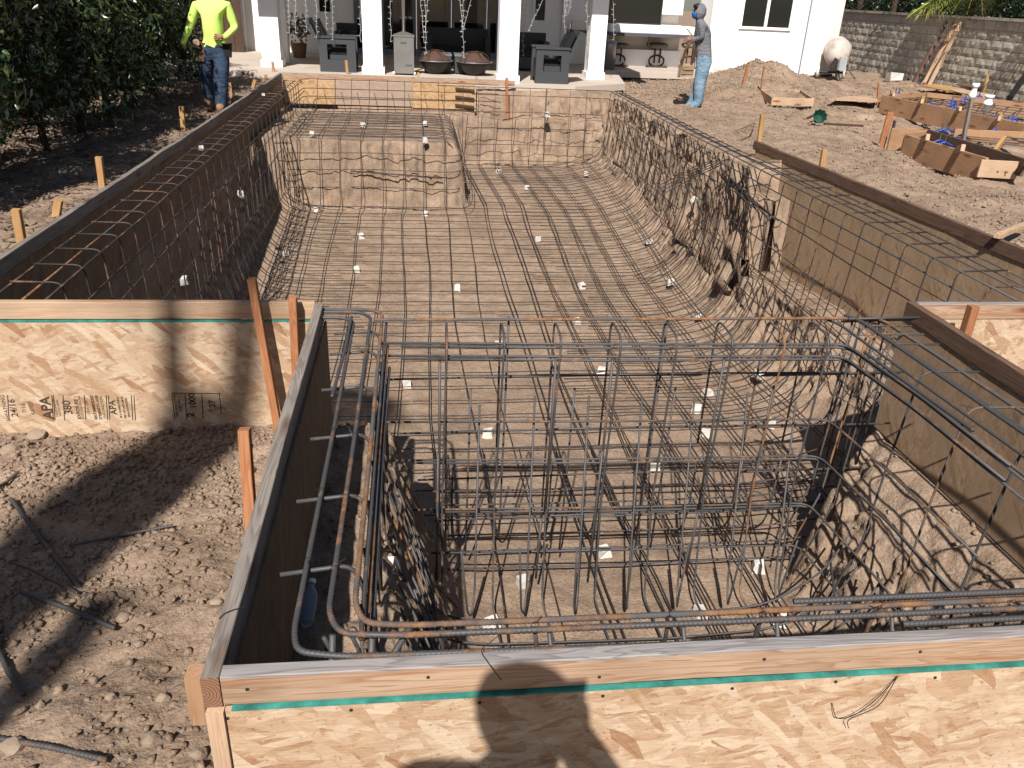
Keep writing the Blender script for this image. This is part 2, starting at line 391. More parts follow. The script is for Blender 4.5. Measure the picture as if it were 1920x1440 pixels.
# ------------------------------------------------------------------ terrain shape
XL, YG, XS, XR, YF = -2.29, 3.955, -.455, 2.735, 15.36
def rwarp(x, y):
    """the long right hand form is not quite parallel to the pool"""
    return np.interp(x, [2.9, 3.55, 4.6, 8], [0, .3, 1, 0])*(np.clip(9.3-y, -1, 5.4))*.05
def floor_z(x, y):
    f = np.interp(y, [1.4, 3.5, 5, 6.5, 8.7, 12.3, 13, 16], [-1.50, -1.60, -1.70, -1.78, -1.75, -1.47, -1.40, -1.38])
    return f
def cove(d, r):
    """rise of the floor near a wall d metres away"""
    t = np.clip(1-d/r, 0, 1); return r*.55*t**2.4
def height(x, y, rough=True):
    x = np.asarray(x, float); y = np.asarray(y, float)
    N = lambda s, o=4, seed=1: fbm(x*s, y*s, 0, o, seed)
    # --- bank (everything outside the dig)
    left = -.2+.05*N(.7, 3, 3)
    nearl = np.interp(y, [-6, 0, 1.5, 3.9], [-.30, -.36, -.50, -.73])+.05*ss(-1.9, -.6, x)
    right = np.interp(y, [3, 5, 9, 12, 16, 20, 26], [-.12, -.10, -.12, -.26, -.36, -.28, -.30])
    right = right + .06*N(.6, 3, 5)
    right = right-.24*ss(5.3, 6.3, x-.35*(y-9))*ss(6.5, 8.5, y)*ss(15, 13, y)
    right = right+.50*np.exp(-(((x-8.1)/1.05)**2+((y-19.3)/.9)**2)**.8)*(1+.25*N(1.6, 3, 19))+.22*np.exp(-(((x-7.0)/1.4)**2+((y-17.6)/1.1)**2))
    nearr = -.62+.04*N(.8, 3, 9)
    far = -.19+.03*N(.8, 3, 4)
    tR = ss(3.2, 4.6, x); bank = left*(1-tR)+right*tR
    tf = ss(15.2, 16.2, y)*(1-ss(3.6, 4.6, x)); bank = bank*(1-tf)+far*tf
    near = y < 3.96
    tx = ss(-.6, 2.9, x); bank = np.where(near, nearl*(1-tx)+nearr*tx, bank)
    # lumps where the soil has been thrown
    lump = .035*N(2.2, 4, 11)+.016*N(8, 4, 12)
    bank = bank+np.where((x > 2.9) | (x < XL) | near | (y > YF), lump, 0)+.035*ss(4.3, 5, x)*N(1.4, 3, 17)
    bank = bank+(.011*np.abs(N(13, 3, 14))+.006*np.abs(N(34, 2, 15)))*np.where(near | (x > 4), 1, .5)
    # --- the dig
    fz = floor_z(x, y)+.012*N(3, 3, 21)+.004*N(14, 3, 22)
    wn = .06*N(1.3, 3, 31)+.05*N(5, 3, 32)
    # main pool
    dl = x-(-2.20)-wn*.3; dr = (3.42+wn)-x; df = 14.78+.25*wn-y
    sh_top = -.56+.02*N(3, 3, 33); onshelf = (x < .62+wn*.5) & (y > 12.0+wn*.4)
    fl = fz+cove(dl, .38)+cove(dr, .5)
    shelf_m = ss(.62+.14, .62-.06, x+wn*.5)*ss(11.86, 12.1, y+wn*.5)
    fl = fl*(1-shelf_m)+sh_top*shelf_m
    top_l = -.92+0*x
    top_r = np.where(y < 8.35+wn*2, -1.2+.03*N(2, 3, 40), -.44+.05*N(2, 3, 41))
    m_l = ss(-2.29, -2.21, x); m_r = ss(3.60, 3.44, x-wn*.8); 
    main = fl*m_l+top_l*(1-m_l)
    main = main*m_r+top_r*(1-m_r)
    m_f = ss(15.05, 14.72, y-wn*.7+.3*ss(0.2, .8, x)*0)
    top_f = np.where(x < 1.2, -.62, -.25)+.05*N(1.5, 3, 44)
    ledge = np.where(x > .7, -.6+.04*N(3, 3, 45), top_f)
    m_f2 = ss(15.3, 15.1, y-wn)
    main = main*m_f+(ledge*m_f2+top_f*(1-m_f2))*(1-m_f)
    # sunken square
    m_sl = ss(-.16, .14, x+wn*.5); m_sr = ss(2.70, 1.98, x-wn*.9)
    yend = 3.96-.80*np.clip(2.7-x, 0, 2)+wn*.5
    m_sr = 1-(1-m_sr)*ss(yend+.05, yend-.03, y)
    spa = fz+cove(x-.1, .3)
    spa = spa*m_sl+(-.74+.03*N(6, 3, 50))*(1-m_sl)
    spa = spa*m_sr+(-.80)*(1-m_sr)
    m_sn = ss(1.45, 1.95, y); spa = spa*m_sn+(-.8)*(1-m_sn)
    h = bank
    inx = (x > XL) & (x < 4.06) & (y > YG) & (y < 15.5) & ~((x > 3.62) & (y > 8.6) & (y < 20) )
    h = np.where(inx, main, h)
    insp = (x > XS-.01) & (x < XR-.005) & (y > 1.46) & (y <= YG)
    # the sides of the sunken square run on a little under the near forms
    ext_l = (x > XS-.01) & (x < XR) & (y > YG) & (y < YG+.35)
    spx = spa
    e = ss(YG+.5, YG, y)
    h = np.where(insp, spa, h)
    hm = main
    tp = ss(YG+.0, YG+.07, y)
    wall = np.where(x < XS+.3, -.74, np.where(x > 2.0, spa, main))
    h = np.where(inx & (y < YG+.28) & ((x < .14) | (x > 2.02)), wall*(1-tp)+main*tp, h)
    h = np.where(inx & (y < YG+.28) & (x < XS), -.92*(1-tp)+main*tp, h)
    # trench by the mixer and dark voids by the far board
    h = h-.35*np.exp(-(((x-9.6)/.35)**2+((y-17.9)/.35)**2)**2)
    h = h-.30*np.exp(-(((x-1.45)/.35)**2+((y-15.2)/.12)**2)**2)
    h = h-.30*np.exp(-(((x-8.15)/.5)**2+((y-14.7)/.25)**2)**2)
    return h
def hz(x, y): return float(height(np.array([x]), np.array([y]))[0])
def lines(*segs):
    out = []
    for a, b, s in segs:
        n = max(1, int(round((b-a)/s))); out += [a+(b-a)*i/n for i in range(n)]
    out.append(segs[-1][1]); return np.array(out)
def geo(a, b, n, g):  # growing spacing from a to b
    t = (g**np.arange(n+1)-1)/(g**n-1); return a+(b-a)*t
xs = np.concatenate([geo(-4.6, -90, 26, 1.22)[::-1], lines((-4.6, -2.4, .06), (-2.4, -2.32, .04), (-2.32, -2.25, .01), (-2.25, -.60, .0165), (-.60, -.40, .01), (-.40, .2, .016), (.2, 1.95, .035), (1.95, 2.72, .02), (2.72, 2.76, .01), (2.76, 3.2, .04), (3.2, 3.68, .013), (3.68, 4.04, .04), (4.04, 4.12, .01), (4.12, 7.5, .05), (7.5, 13.5, .1))[:-1], geo(13.5, 110, 24, 1.22)])
ys = np.concatenate([geo(.7, -60, 24, 1.22)[::-1], lines((.7, 1.4, .03), (1.4, 3.90, .0165), (3.90, 4.3, .014), (4.3, 11.6, .034), (11.6, 12.3, .018), (12.3, 14.5, .04), (14.5, 15.45, .018), (15.45, 21, .06), (21, 27, .12))[:-1], geo(27, 140, 22, 1.22)])
GX, GY = np.meshgrid(xs, ys)
GZ = height(GX, GY)
VX = GX+rwarp(GX, GY)
# roughen steep faces along their normals
gz_x = np.gradient(GZ, axis=1)/np.maximum(np.gradient(GX, axis=1), 1e-4); gz_y = np.gradient(GZ, axis=0)/np.maximum(np.gradient(GY, axis=0), 1e-4)
sl = np.sqrt(gz_x**2+gz_y**2); nrm = np.sqrt(1+sl**2); steep = ss(.7, 2.0, sl)*(GX > -2.26)*(GX < 3.9)*(GY > 1.5)*(GY < 15.4)*(1-((GY > 3.9) & (GY < 4.0)))*(1-((GX > 2.62) & (GX < 2.9) & (GY < 4)))*(1-((GX < -.40) & (GX > -.7) & (GY < 4)))
rr = .055*fbm(GX*4, GY*6, GZ*1.6, 3, 71)+.03*fbm(GX*12, GY*16, GZ*6, 3, 75)
far_r = (GX > 3.1)*(GY > 4.5)
rr = rr*(1+.6*far_r)+far_r*(.11*np.abs(fbm(GX*2, GY*5.0, GZ*.9, 2, 79))+.05*np.abs(fbm(GX*4, GY*12, GZ*2.2, 2, 83))-.05)
rr = rr+(1-far_r)*(GX > 1.8)*(.05*np.abs(fbm(GX*7, GY*7, GZ*7, 3, 87)))
rr = np.where(GX < -1.7, -np.abs(rr)*.6, rr)
rr = rr*steep
VX = VX-gz_x/nrm*rr; VY = GY-gz_y/nrm*rr; VZ = GZ+rr/nrm
ny, nx = GX.shape
me = bpy.data.meshes.new('ground'); me.vertices.add(nx*ny)
me.vertices.foreach_set('co', np.stack([VX, VY, VZ], -1).astype(np.float32).ravel())
idx = np.arange(nx*ny).reshape(ny, nx); q4 = np.stack([idx[:-1, :-1], idx[:-1, 1:], idx[1:, 1:], idx[1:, :-1]], -1).reshape(-1, 4)
me.loops.add(q4.size); me.loops.foreach_set('vertex_index', q4.ravel().astype(np.int32))
me.polygons.add(len(q4)); me.polygons.foreach_set('loop_start', (np.arange(len(q4))*4).astype(np.int32))
me.materials.append(SOIL); me.update(calc_edges=True); me.shade_smooth()
g = link('ground', me); g['kind'] = 'structure'
print('ground verts', nx*ny)

def warpx(x, y): return x+float(rwarp(np.array([x]), np.array([y]))[0])
def ground_at(x, y):  # undo the warp approximately
    return hz(x-float(rwarp(np.array([x]), np.array([y]))[0]), y)

# ------------------------------------------------------------------ loose soil
ICO_V = []
_p = (1+5**.5)/2
for a, b in ((-1, _p), (1, _p), (-1, -_p), (1, -_p)): ICO_V.append((a, b, 0))
for a, b in ((-1, _p), (1, _p), (-1, -_p), (1, -_p)): ICO_V.append((0, a, b))
for a, b in ((_p, -1), (_p, 1), (-_p, -1), (-_p, 1)): ICO_V.append((a, 0, b))
ICO_V = np.array(ICO_V)/math.sqrt(1+_p*_p)
ICO_F = np.array([(0, 11, 5), (0, 5, 1), (0, 1, 7), (0, 7, 10), (0, 10, 11), (1, 5, 9), (5, 11, 4), (11, 10, 2), (10, 7, 6), (7, 1, 8), (3, 9, 4), (3, 4, 2), (3, 2, 6), (3, 6, 8), (3, 8, 9), (4, 9, 5), (2, 4, 11), (6, 2, 10), (8, 6, 7), (9, 8, 1)])
def many(name, verts, faces, m, smooth=False):
    me = bpy.data.meshes.new(name); k = faces.shape[1]
    me.vertices.add(len(verts)); me.vertices.foreach_set('co', verts.astype(np.float32).ravel())
    me.loops.add(faces.size); me.loops.foreach_set('vertex_index', faces.astype(np.int32).ravel())
    me.polygons.add(len(faces)); me.polygons.foreach_set('loop_start', (np.arange(len(faces))*k).astype(np.int32))
    me.materials.append(m); me.update(calc_edges=True)
    if smooth: me.shade_smooth()
    return me
def clods(name, label, n, x0, x1, y0, y1, s0, s1, m, pw=2.5, keep=None):
    x = rng.uniform(x0, x1, n); y = rng.uniform(y0, y1, n)
    dens = fbm(x*1.7, y*1.7, 0, 3, 90); k = dens > rng.uniform(-1.1, .6, n)
    if keep is not None: k &= keep(x, y)
    x, y = x[k], y[k]; n = len(x)
    z = height(x-rwarp(x, y), y); s = s0+(s1-s0)*rng.uniform(0, 1, n)**(pw*2)
    V = (ICO_V[None]*(1+rng.uniform(-.42, .30, (n, 12, 1)))+rng.uniform(-.22, .22, (n, 12, 3)))*(s[:, None, None]*rng.uniform(.55, 1.3, (n, 1, 3))); 
    a = rng.uniform(0, 6.28, n); ca, sa = np.cos(a)[:, None], np.sin(a)[:, None]
    X = V[..., 0]*ca-V[..., 1]*sa+x[:, None]; Y = V[..., 0]*sa+V[..., 1]*ca+y[:, None]; Z = V[..., 2]*.8+(z+s*.25)[:, None]
    F = (ICO_F[None]+(np.arange(n)*12)[:, None, None]).reshape(-1, 3)
    o = link(name, many(name, np.stack([X, Y, Z], -1).reshape(-1, 3), F, m, False)); tag(o, label, 'soil', kind='stuff'); return o
clods('soil_clods', 'loose clods and gravel on the dirt before the left strand board', 42000, -2.4, -.52, 1.0, 3.92, .0018, .019, CLOD, 2.9)
clods('soil_clods', 'crumbly clods on the slope behind the long right form', 32000, 4.16, 8.6, 5.2, 18, .005, .027, CLOD, 2.2)
clods('soil_clods', 'loose clods on the dirt between patio and grey hooded worker', 12000, 3.8, 13, 15.5, 22, .009, .04, CLOD, 2.2)
clods('soil_clods', 'crumbs of soil lying on the pool floor', 5000, -1.9, 3.2, 2.0, 14.5, .003, .014, CLOD, 1.8, keep=lambda x, y: (y > 4.4) | ((x > .15) & (x < 1.95)))
clods('soil_clods', 'crumbly soil on the banks inside the sunken square', 5000, -.44, 2.7, 1.55, 4.1, .003, .022, CLOD, 1.8, keep=lambda x, y: (x < .0) | (x > 2.0))
clods('gravel_heap', 'grey gravel and chips beside the patio slab', 7000, 4.1, 8.2, 17.0, 19.8, .01, .035, STONE, 1.2)
# mulch under the hedge
n = 11000; x = rng.uniform(-5.2, -2.36, n); y = rng.uniform(4.0, 15.5, n)**1.0; z = height(x, y); a = rng.uniform(0, 6.28, n); L = rng.uniform(.012, .05, n); W = rng.uniform(.003, .008, n)
tl = rng.uniform(-.35, .35, n)
bx = np.array([(-1, -1, 0), (1, -1, 0), (1, 1, 0), (-1, 1, 0), (0, 0, 1)], float)
X = bx[None, :, 0]*L[:, None]; Y = bx[None, :, 1]*W[:, None]; Z = bx[None, :, 2]*.006+X*tl[:, None]
VXm = X*np.cos(a)[:, None]-Y*np.sin(a)[:, None]+x[:, None]; VYm = X*np.sin(a)[:, None]+Y*np.cos(a)[:, None]+y[:, None]; VZm = Z+(z+.008)[:, None]
F = (np.array([(0, 1, 4), (1, 2, 4), (2, 3, 4), (3, 0, 4)])[None]+(np.arange(n)*5)[:, None, None]).reshape(-1, 3)
tag(link('mulch', many('mulch', np.stack([VXm, VYm, VZm], -1).reshape(-1, 3), F, MULCH)), 'shredded wood mulch under the dark hedge on the left', 'mulch', kind='stuff')
def stone(px, py, r, label, m=STONE, z=None):
    p = P(px, py, -.55)
    for _ in range(6): p = P(px, py, ground_at(p.x, p.y))
    V = ICO_V.copy(); mb = MB(); random.seed(int(px))
    # subdivided rough stone
    pts = []; 
    for v in V: pts.append(Vector(v)*random.uniform(.68, 1.15)+Vector((random.uniform(-.15, .15), random.uniform(-.15, .15), 0)))
    mids = {}; fs = []
    def mid(i, j):
        k = (min(i, j), max(i, j))
        if k not in mids: mids[k] = len(pts); pts.append(((pts[i]+pts[j])/2).normalized()*((pts[i].length+pts[j].length)/2)*random.uniform(.93, 1.07))
        return mids[k]
    for f in ICO_F:
        a_, b_, c_ = (int(i) for i in f); d, e, h_ = mid(a_, b_), mid(b_, c_), mid(c_, a_); fs += [(a_, d, h_), (d, b_, e), (h_, e, c_), (d, e, h_)]
    sx, sy, sz = r, r*random.uniform(.7, 1), r*random.uniform(.55, .8)
    mb.add([(p.x+v.x*sx, p.y+v.y*sy, p.z+r*.12+v.z*sz) for v in pts], fs)
    o = mb.build('stone', m, None, False); return tag(o, label, 'stone', 'stones lying on the dirt')
stone(70, 818, .055, 'large pale clod leaning against the left strand board')
stone(20, 845, .05, 'rough lump of soil at the left frame edge below the strand board')
stone(268, 985, .028, 'rounded stone in the shadow on the dirt, above the loose bars')
stone(230, 1160, .024, 'stone just right of the end of the two crossed bars')
stone(405, 1130, .022, 'twin stone beside the grey side board, right one')
stone(378, 1128, .024, 'twin stone beside the grey side board, left one')
stone(120, 1225, .024, 'dusty stone on the dirt left of the small round one')
stone(75, 1250, .023, 'round reddish stone low on the left dirt')
stone(102, 1246, .022, 'darker round stone touching the reddish one')
stone(210, 1308, .018, 'light angular stone low on the left dirt, third from the board')
stone(25, 1402, .035, 'flat pale stone under the lowest loose bar')
stone(283, 1390, .03, 'large buried clod near the bottom edge of the dirt')
stone(375, 1415, .026, 'grey round stone beside the pale stud at the bottom')
stone(305, 1310, .022, 'stone half buried by the wooden block at the corner')
stone(1500, 378, .06, 'pale lump of rock on the slope behind the long right form')
random.seed(11)

# ------------------------------------------------------------------ forms
def osb(name, a, b, m, parent): mb = MB(); mb.box(a, b); return mb.build(name, m, parent)
# long left form
t = thing('wooden_form', 'long weathered form of board and strand panels along the left pool edge', 'formwork', (-2.3, 9.5, -.6))
yy = [3.97, 6.4, 8.9, 11.3, 13.4, 15.44]
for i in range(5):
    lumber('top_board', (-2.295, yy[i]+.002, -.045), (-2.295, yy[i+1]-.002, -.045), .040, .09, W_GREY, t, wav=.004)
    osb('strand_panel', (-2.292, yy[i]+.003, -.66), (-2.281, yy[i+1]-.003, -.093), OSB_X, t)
# near left form (faces us)
t = thing('wooden_form', 'pale board and strand panel form crossing the left side, stamped in black', 'formwork', (-1.4, 3.95, -.8))
lumber('top_board', (-3.2, 3.948, -.045), (-.505, 3.948, -.045), .038, .089, W_PALE, t, wav=.001)
pan = osb('strand_panel', (-3.2, 3.926, -.93), (-.505, 3.938, -.0945), OSB_Y, t)
mb = MB(); mb.box((-3.2, 3.9245, -.1035), (-.505, 3.9395, -.0940)); mb.build('teal_edge', TEAL, pan)
# right counterpart
t = thing('wooden_form', 'board and strand panel form at right edge behind the brown corner', 'formwork', (3.2, 3.95, -.6))
lumber('top_board', (2.745, 3.93, -.045), (4.0, 3.93, -.045), .038, .089, W_PINK, t)
osb('strand_panel', (2.745, 3.906, -.8), (4.0, 3.918, -.095), OSB_Y, t)
# left side form of the sunken square
t = thing('wooden_form', 'grey weathered board form on left side of the sunken square', 'formwork', (-.48, 2.7, -.6))
lumber('top_board', (-.481, 1.445, -.046), (-.481, 3.915, -.046), .042, .092, W_GREY, t, wav=.0025)
osb('strand_panel', (-.460, 1.49, -.72), (-.449, 3.915, -.094), OSB_X, t)
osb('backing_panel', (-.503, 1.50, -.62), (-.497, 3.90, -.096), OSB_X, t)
# front form
t = thing('wooden_form', 'pale pine board over strand panel, nearest form along bottom of view', 'formwork', (1.2, 1.46, -.6))
A = Vector((-.458, 1.464, -.0445)); B = Vector((3.3, 1.464, -.0445))
lumber('top_board', A, B, .040, .089, W_PINK, t, wav=.0012)
pan = osb('strand_panel', (-.455, 1.436, -.72), (3.3, 1.448, -.0945), OSB_Y, t)
mb = MB(); mb.box((-.44, 1.4335, -.0985), (3.3, 1.4495, -.0935)); mb.build('teal_edge', TEAL, pan)
mb = MB(); mb.box((-.497, 1.425, -.72), (-.457, 1.475, -.094)); mb.build('end_stud', W_PALE, t)
def nails(par, pts):
    for p_ in pts:
        mb = MB(); mb.lathe([(0, .0), (.0045, .0), (.0045, .002), (0, .0025)], p_, 8, Vector((0, -1, 0))); mb.build('nail_head', DARKM, par)
nails(t, [(-.44+.30*i+random.uniform(-.03, .03), 1.4355, -.118+random.uniform(-.004, .004)) for i in range(9)]+[(-.40+.42*i, 1.4435, -.05+random.uniform(-.02, .02)) for i in range(6)])
# the sawn corner: end of the grey board with rings, block beside it
def m_rings():
    q = NB('sawn_end_grain', .8, .2); s = q.n('SeparateXYZ'); q.l(q.co, s.inputs[0])
    dx = q.math('ADD', s.outputs[0], .50); dz = q.math('ADD', s.outputs[2], .05)
    r = q.math('SQRT', q.math('ADD', q.math('MULTIPLY', dx, dx), q.math('MULTIPLY', dz, dz)))
    f = q.math('FRACT', q.math('MULTIPLY', q.math('ADD', r, q.math('MULTIPLY', q.noise(scale=30), .002)), 130.0))
    q.col(q.ramp(f, [(0, (.13, .06, .035, 1)), (.35, (.30, .15, .09, 1)), (.8, (.36, .2, .12, 1)), (1, (.13, .06, .035, 1))])); return q.m
mb = MB(); mb.box((-.5015, 1.4425, -.0915), (-.4605, 1.4446, -.0005)); mb.build('end_grain', m_rings(), t)
o = lumber('wooden_block', (-.520, 1.47, -.15), (-.520, 1.47, -.005), .038, .05, W_FORM); tag(o, 'short brown wood block nailed upright at the near left corner', 'wood block')
# near right side form
t = thing('wooden_form', 'dark brown board over mud smeared panel on right of sunken square', 'formwork', (2.72, 2.7, -.7))
lumber('top_board', (2.718, 1.49, -.045), (2.718, 3.955, -.045), .042, .092, W_GREY2, t, wav=.002)
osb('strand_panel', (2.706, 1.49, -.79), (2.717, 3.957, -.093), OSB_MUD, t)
mb = MB(); mb.box((2.705, 3.9572, -.79), (2.718, 3.960, -.093)); mb.build('teal_edge', TEAL, t)
# long right form (turned slightly)
t = thing('wooden_form', 'long brown board form over tall tan panels at right of the pool', 'formwork', (4.1, 7, -1))
def rx(y): return 3.955+(9.35-y)*.0505
for y0, y1 in ((3.985, 6.5), (6.5, 9.35)):
    lumber('top_board', (rx(y0), y0+.002, -.047), (rx(y1), y1-.002, -.047), .04, .095, W_GREY2, t, wav=.003)
for y0, y1 in ((3.975, 4.9), (4.9, 7.1), (7.1, 9.3)):
    for z0, z1 in ((-.60, -.097), (-1.30, -.603)):
        mb = MB(); d = .001 if z1 > -.2 else .004
        mb.hexa([(rx(y0)+d-.011, y0+.003, z0), (rx(y0)+d, y0+.003, z0), (rx(y1)+d, y1-.003, z0), (rx(y1)+d-.011, y1-.003, z0), (rx(y0)+d-.011, y0+.003, z1), (rx(y0)+d, y0+.003, z1), (rx(y1)+d, y1-.003, z1), (rx(y1)+d-.011, y1-.003, z1)])
        mb.build('strand_panel', OSB_MUD if z1 > -.2 or y1 < 6 else OSB_MUD, t)
# far form
t = thing('wooden_form', 'far form with pink board and orange panels in front of the patio', 'formwork', (0, 15.5, -.5))
lumber('top_board', (-2.27, 15.47, -.045), (1.83, 15.47, -.05), .04, .095, W_PINK, t, wav=.003)
osb('strand_panel', (-2.27, 15.434, -.50), (-1.38, 15.446, -.10), OSB_O, t)
osb('plywood_panel', (-1.377, 15.436, -.50), (-.02, 15.448, -.10), OSB_T, t)
osb('strand_panel', (-.017, 15.434, -.52), (1.10, 15.446, -.10), OSB_O, t)
mb = MB(); mb.box((-2.2, 15.40, -.53), (-1.35, 15.43, -.50)); mb.build('black_strip', BLACK, t)
mb = MB(); mb.box((1.1, 15.39, -.56), (1.125, 15.43, -.11)); mb.build('edge_batten', W_PALE, t)
for i in range(3): 
    mb = MB(); mb.beam((.75, 15.40, -.16-.14*i), (1.1, 15.40, -.19-.14*i), .02, .035); mb.build('broken_slat', W_DARK, t)

def stake(top, bot, m, label, w=.038, h=.05, hang=None):
    o = lumber('wooden_stake', bot, top, w, h, m, up=(0, 1, 0)); return tag(o, label, 'stake', 'wooden stakes bracing the forms')
stake(PY(472, 522, 3.84), PY(522, 805, 3.80), W_RED, 'tall leaning red stake standing before the stamped strand panel')
stake(PY(549, 557, 3.86), PY(558, 760, 3.86), W_RED, 'red upright stake in the corner where two near left forms meet')
stake(P(458, 804, -.03)+Vector((-.0, 0, 0)), P(474, 990, -.42)+Vector((0, -.05, -.15)), W_RED, 'sawn reddish post outside the grey side board, nearest on the left', .04, .05)
stake(Vector((2.92, 3.72, .06)), Vector((2.92, 3.72, -.7)), W_RED, 'red brown stake before the form at right, further one', .045, .05)
stake(Vector((2.80, 2.98, .05)), Vector((2.82, 2.95, -.7)), W_FORM, 'dark brown stake outside the near right board, nearer one', .045, .06)
def gst(tx, ty, bx_, by_, m, label, zb=-.2, w=.05, h=.045):
    b = P(bx_, by_, zb); t_ = PY(tx, ty, b.y); return stake(t_, b-Vector((0, 0, .12)), m, label, w, h)
gst(30, 392, 42, 470, W_YEL, 'pale stake nearest the camera on the hedge side')
gst(110, 375, 92, 425, W_YEL, 'leaning pale stake, second from the camera on the hedge side')
gst(185, 294, 192, 355, W_YEL, 'upright pale stake, third from the camera on the hedge side')
gst(340, 200, 344, 250, W_YEL, 'upright pale stake on the hedge side below the neon shirted worker')
gst(430, 155, 436, 192, W_FORM, 'short stake at the feet of the neon shirted worker')
gst(478, 150, 466, 172, W_YEL, 'leaning yellow stake just beyond the neon shirted worker')
gst(498, 140, 500, 152, W_FORM, 'small stake near the far end of the long left form')
gst(511, 116, 513, 134, W_FORM, 'small stake in front of the leftmost white column', zb=-.1)
gst(649, 113, 652, 139, W_YEL, 'stake in front of the left wicker armchair', zb=-.1)
gst(784, 136, 785, 146, W_YEL, 'short stake left of the first fire pit', zb=-.1)
gst(893, 144, 895, 152, W_YEL, 'short stake below the second fire pit', zb=-.1)
o = gst(950, 146, 952, 215, W_RED, 'notched stake at the end of the far board by the white column', zb=-.55); 
gst(1430, 215, 1424, 265, W_YEL, 'yellow stake at the far end of the long right form', zb=-.1)
gst(1546, 280, 1541, 318, W_YEL, 'yellow stake halfway along the long right form', zb=-.08)
gst(1403, 120, 1393, 158, W_RED, 'red stake leaning on the dirt mound', zb=-.1)
gst(1433, 124, 1428, 163, W_RED, 'thin red stake right of the leaning one on the mound', zb=-.1, w=.03)
gst(1670, 210, 1654, 267, W_RED, 'wide reddish stake at the end of the nearer planter form', zb=-.25, w=.09, h=.03)
gst(1678, 226, 1668, 268, W_DARK, 'thin dark stake beside the wide reddish one', zb=-.25, w=.025)
gst(1648, 156, 1647, 190, W_RED, 'thin stake at the end of the farther planter form', zb=-.25, w=.035)
gst(1852, 140, 1843, 182, W_YEL, 'orange stake standing between the planter form and block wall', zb=-.25, w=.06)
gst(1731, 180, 1724, 215, W_YEL, 'orange stake outside the farther planter form, first from the left', zb=-.28, w=.06)
gst(1799, 199, 1790, 235, W_YEL, 'orange stake outside the farther planter form, second from the left', zb=-.28, w=.06)
gst(1876, 213, 1871, 245, W_YEL, 'orange stake outside the farther planter form, third from the left', zb=-.28, w=.06)

# ------------------------------------------------------------------ stamped print on the strand panel
def text(s, x, z, size, parent, rot=PI/2, y=3.9248, bold=0):
    c = bpy.data.curves.new('stamp', 'FONT'); c.body = s; c.size = size; c.align_x = 'CENTER'; c.align_y = 'CENTER'; c.offset = bold
    o = bpy.data.objects.new('tmp', c); COL.objects.link(o); bpy.context.view_layer.update()
    me = bpy.data.meshes.new_from_object(o); bpy.data.objects.remove(o)
    me.materials.clear(); me.materials.append(INK); me.transform(Matrix.Translation((x, y, z)) @ Matrix.Rotation(PI/2, 4, 'X') @ Matrix.Rotation(rot, 4, 'Z'))
    return link('stamped_print', me, parent)
def px2(px, py): p = PY(px, py, 3.925); return p.x, p.z
st = thing('stamped_grade_mark', 'black grade stamps printed along the left strand panel', 'printed stamp', (-1.6, 3.92, -.7))
for s, px_, py_, sz, bo in [('SHEATHING', 10, 765, .028, 0), ('24/16', 25, 765, .045, .0005), ('7/16', 45, 765, .03, 0), ('RATED', 60, 765, .025, 0), ('APA', 88, 765, .07, .002), ('THE ENGINEERED', 104, 765, .013, 0), ('WOOD ASSN', 110, 765, .016, 0), ('380', 127, 764, .055, .0008), ('EXPOSURE 1', 145, 764, .024, .0005), ('SIZED FOR SPACING', 152, 764, .015, 0), ('1/8 in. GAP', 164, 764, .018, 0), ('RECOMMENDED', 176, 764, .019, .0006), ('STRENGTH AXIS', 185, 764, .019, .0006), ('THIS DIRECTION', 193, 764, .017, 0), ('APA', 212, 764, .045, .0012), ('PS 2-10 SHEATHING', 224, 764, .014, .0004), ('PRP-108 HUD-UM-40', 232, 764, .014, .0004), ('SPAN 24 SPACING', 239, 764, .014, .0004),
                          ('THIS SIDE DOWN', 330, 760, .017, .0004), ('KEEP DRY', 337, 760, .017, .0004), ('1000', 361, 752, .045, .0015), ('2', 358, 778, .05, .002), ('27', 398, 757, .045, .001)]:
    x_, z_ = px2(px_, py_); text(s, x_, z_, sz, st, bold=bo)
def bar2(xa, ya, xb, yb, w=.004):
    a, b = PY(xa, ya, 3.9249), PY(xb, yb, 3.9249); mb = MB(); mb.beam(a, b, w, .0006, up=(0, 1, 0)); mb.build('stamped_rule', INK, st)
for x_ in (14, 97, 100, 118, 158, 199, 203, 246, 251): bar2(x_, 741, x_+3, 788)
bar2(322, 737, 414, 738); bar2(322, 737, 328, 787); bar2(347, 738, 350, 787); bar2(378, 738, 381, 785); bar2(411, 738, 415, 776)

# ------------------------------------------------------------------ rebar
NB_ = [0]
def bar(parent, pts, r, n=6, m=None, jitter=0, name='bar'):
    mb = MB()
    if jitter: pts = [Vector(p)+Vector((random.uniform(-jitter, jitter), random.uniform(-jitter, jitter), random.uniform(-jitter, jitter)*.6)) for p in pts]
    mb.tube(pts, r, n); NB_[0] += 1; return mb.build(name, m or REBAR, parent, True)
def ribbed(parent, pts, r, m=None, name='bar', pitch=.013):
    pts = resample([Vector(p) for p in pts], pitch/4)
    mb = MB(); mb.tube(pts, r, 8, rib=.12); NB_[0] += 1; return mb.build(name, m or REBAR, parent, True)
R10, R13, R16 = .0056, .0066, .0080
def surf(x, y): return hz(x-float(rwarp(np.array([x]), np.array([y]))[0]), y)
def fl(x, y):
    """smooth height for floor bars"""
    z = float(floor_z(x, y)); z += float(cove(np.array(x+1.95), .55)) if y > 4 else 0; z += float(cove(np.array(3.35-x), .7)) if y > 4 else 0
    return z+.055
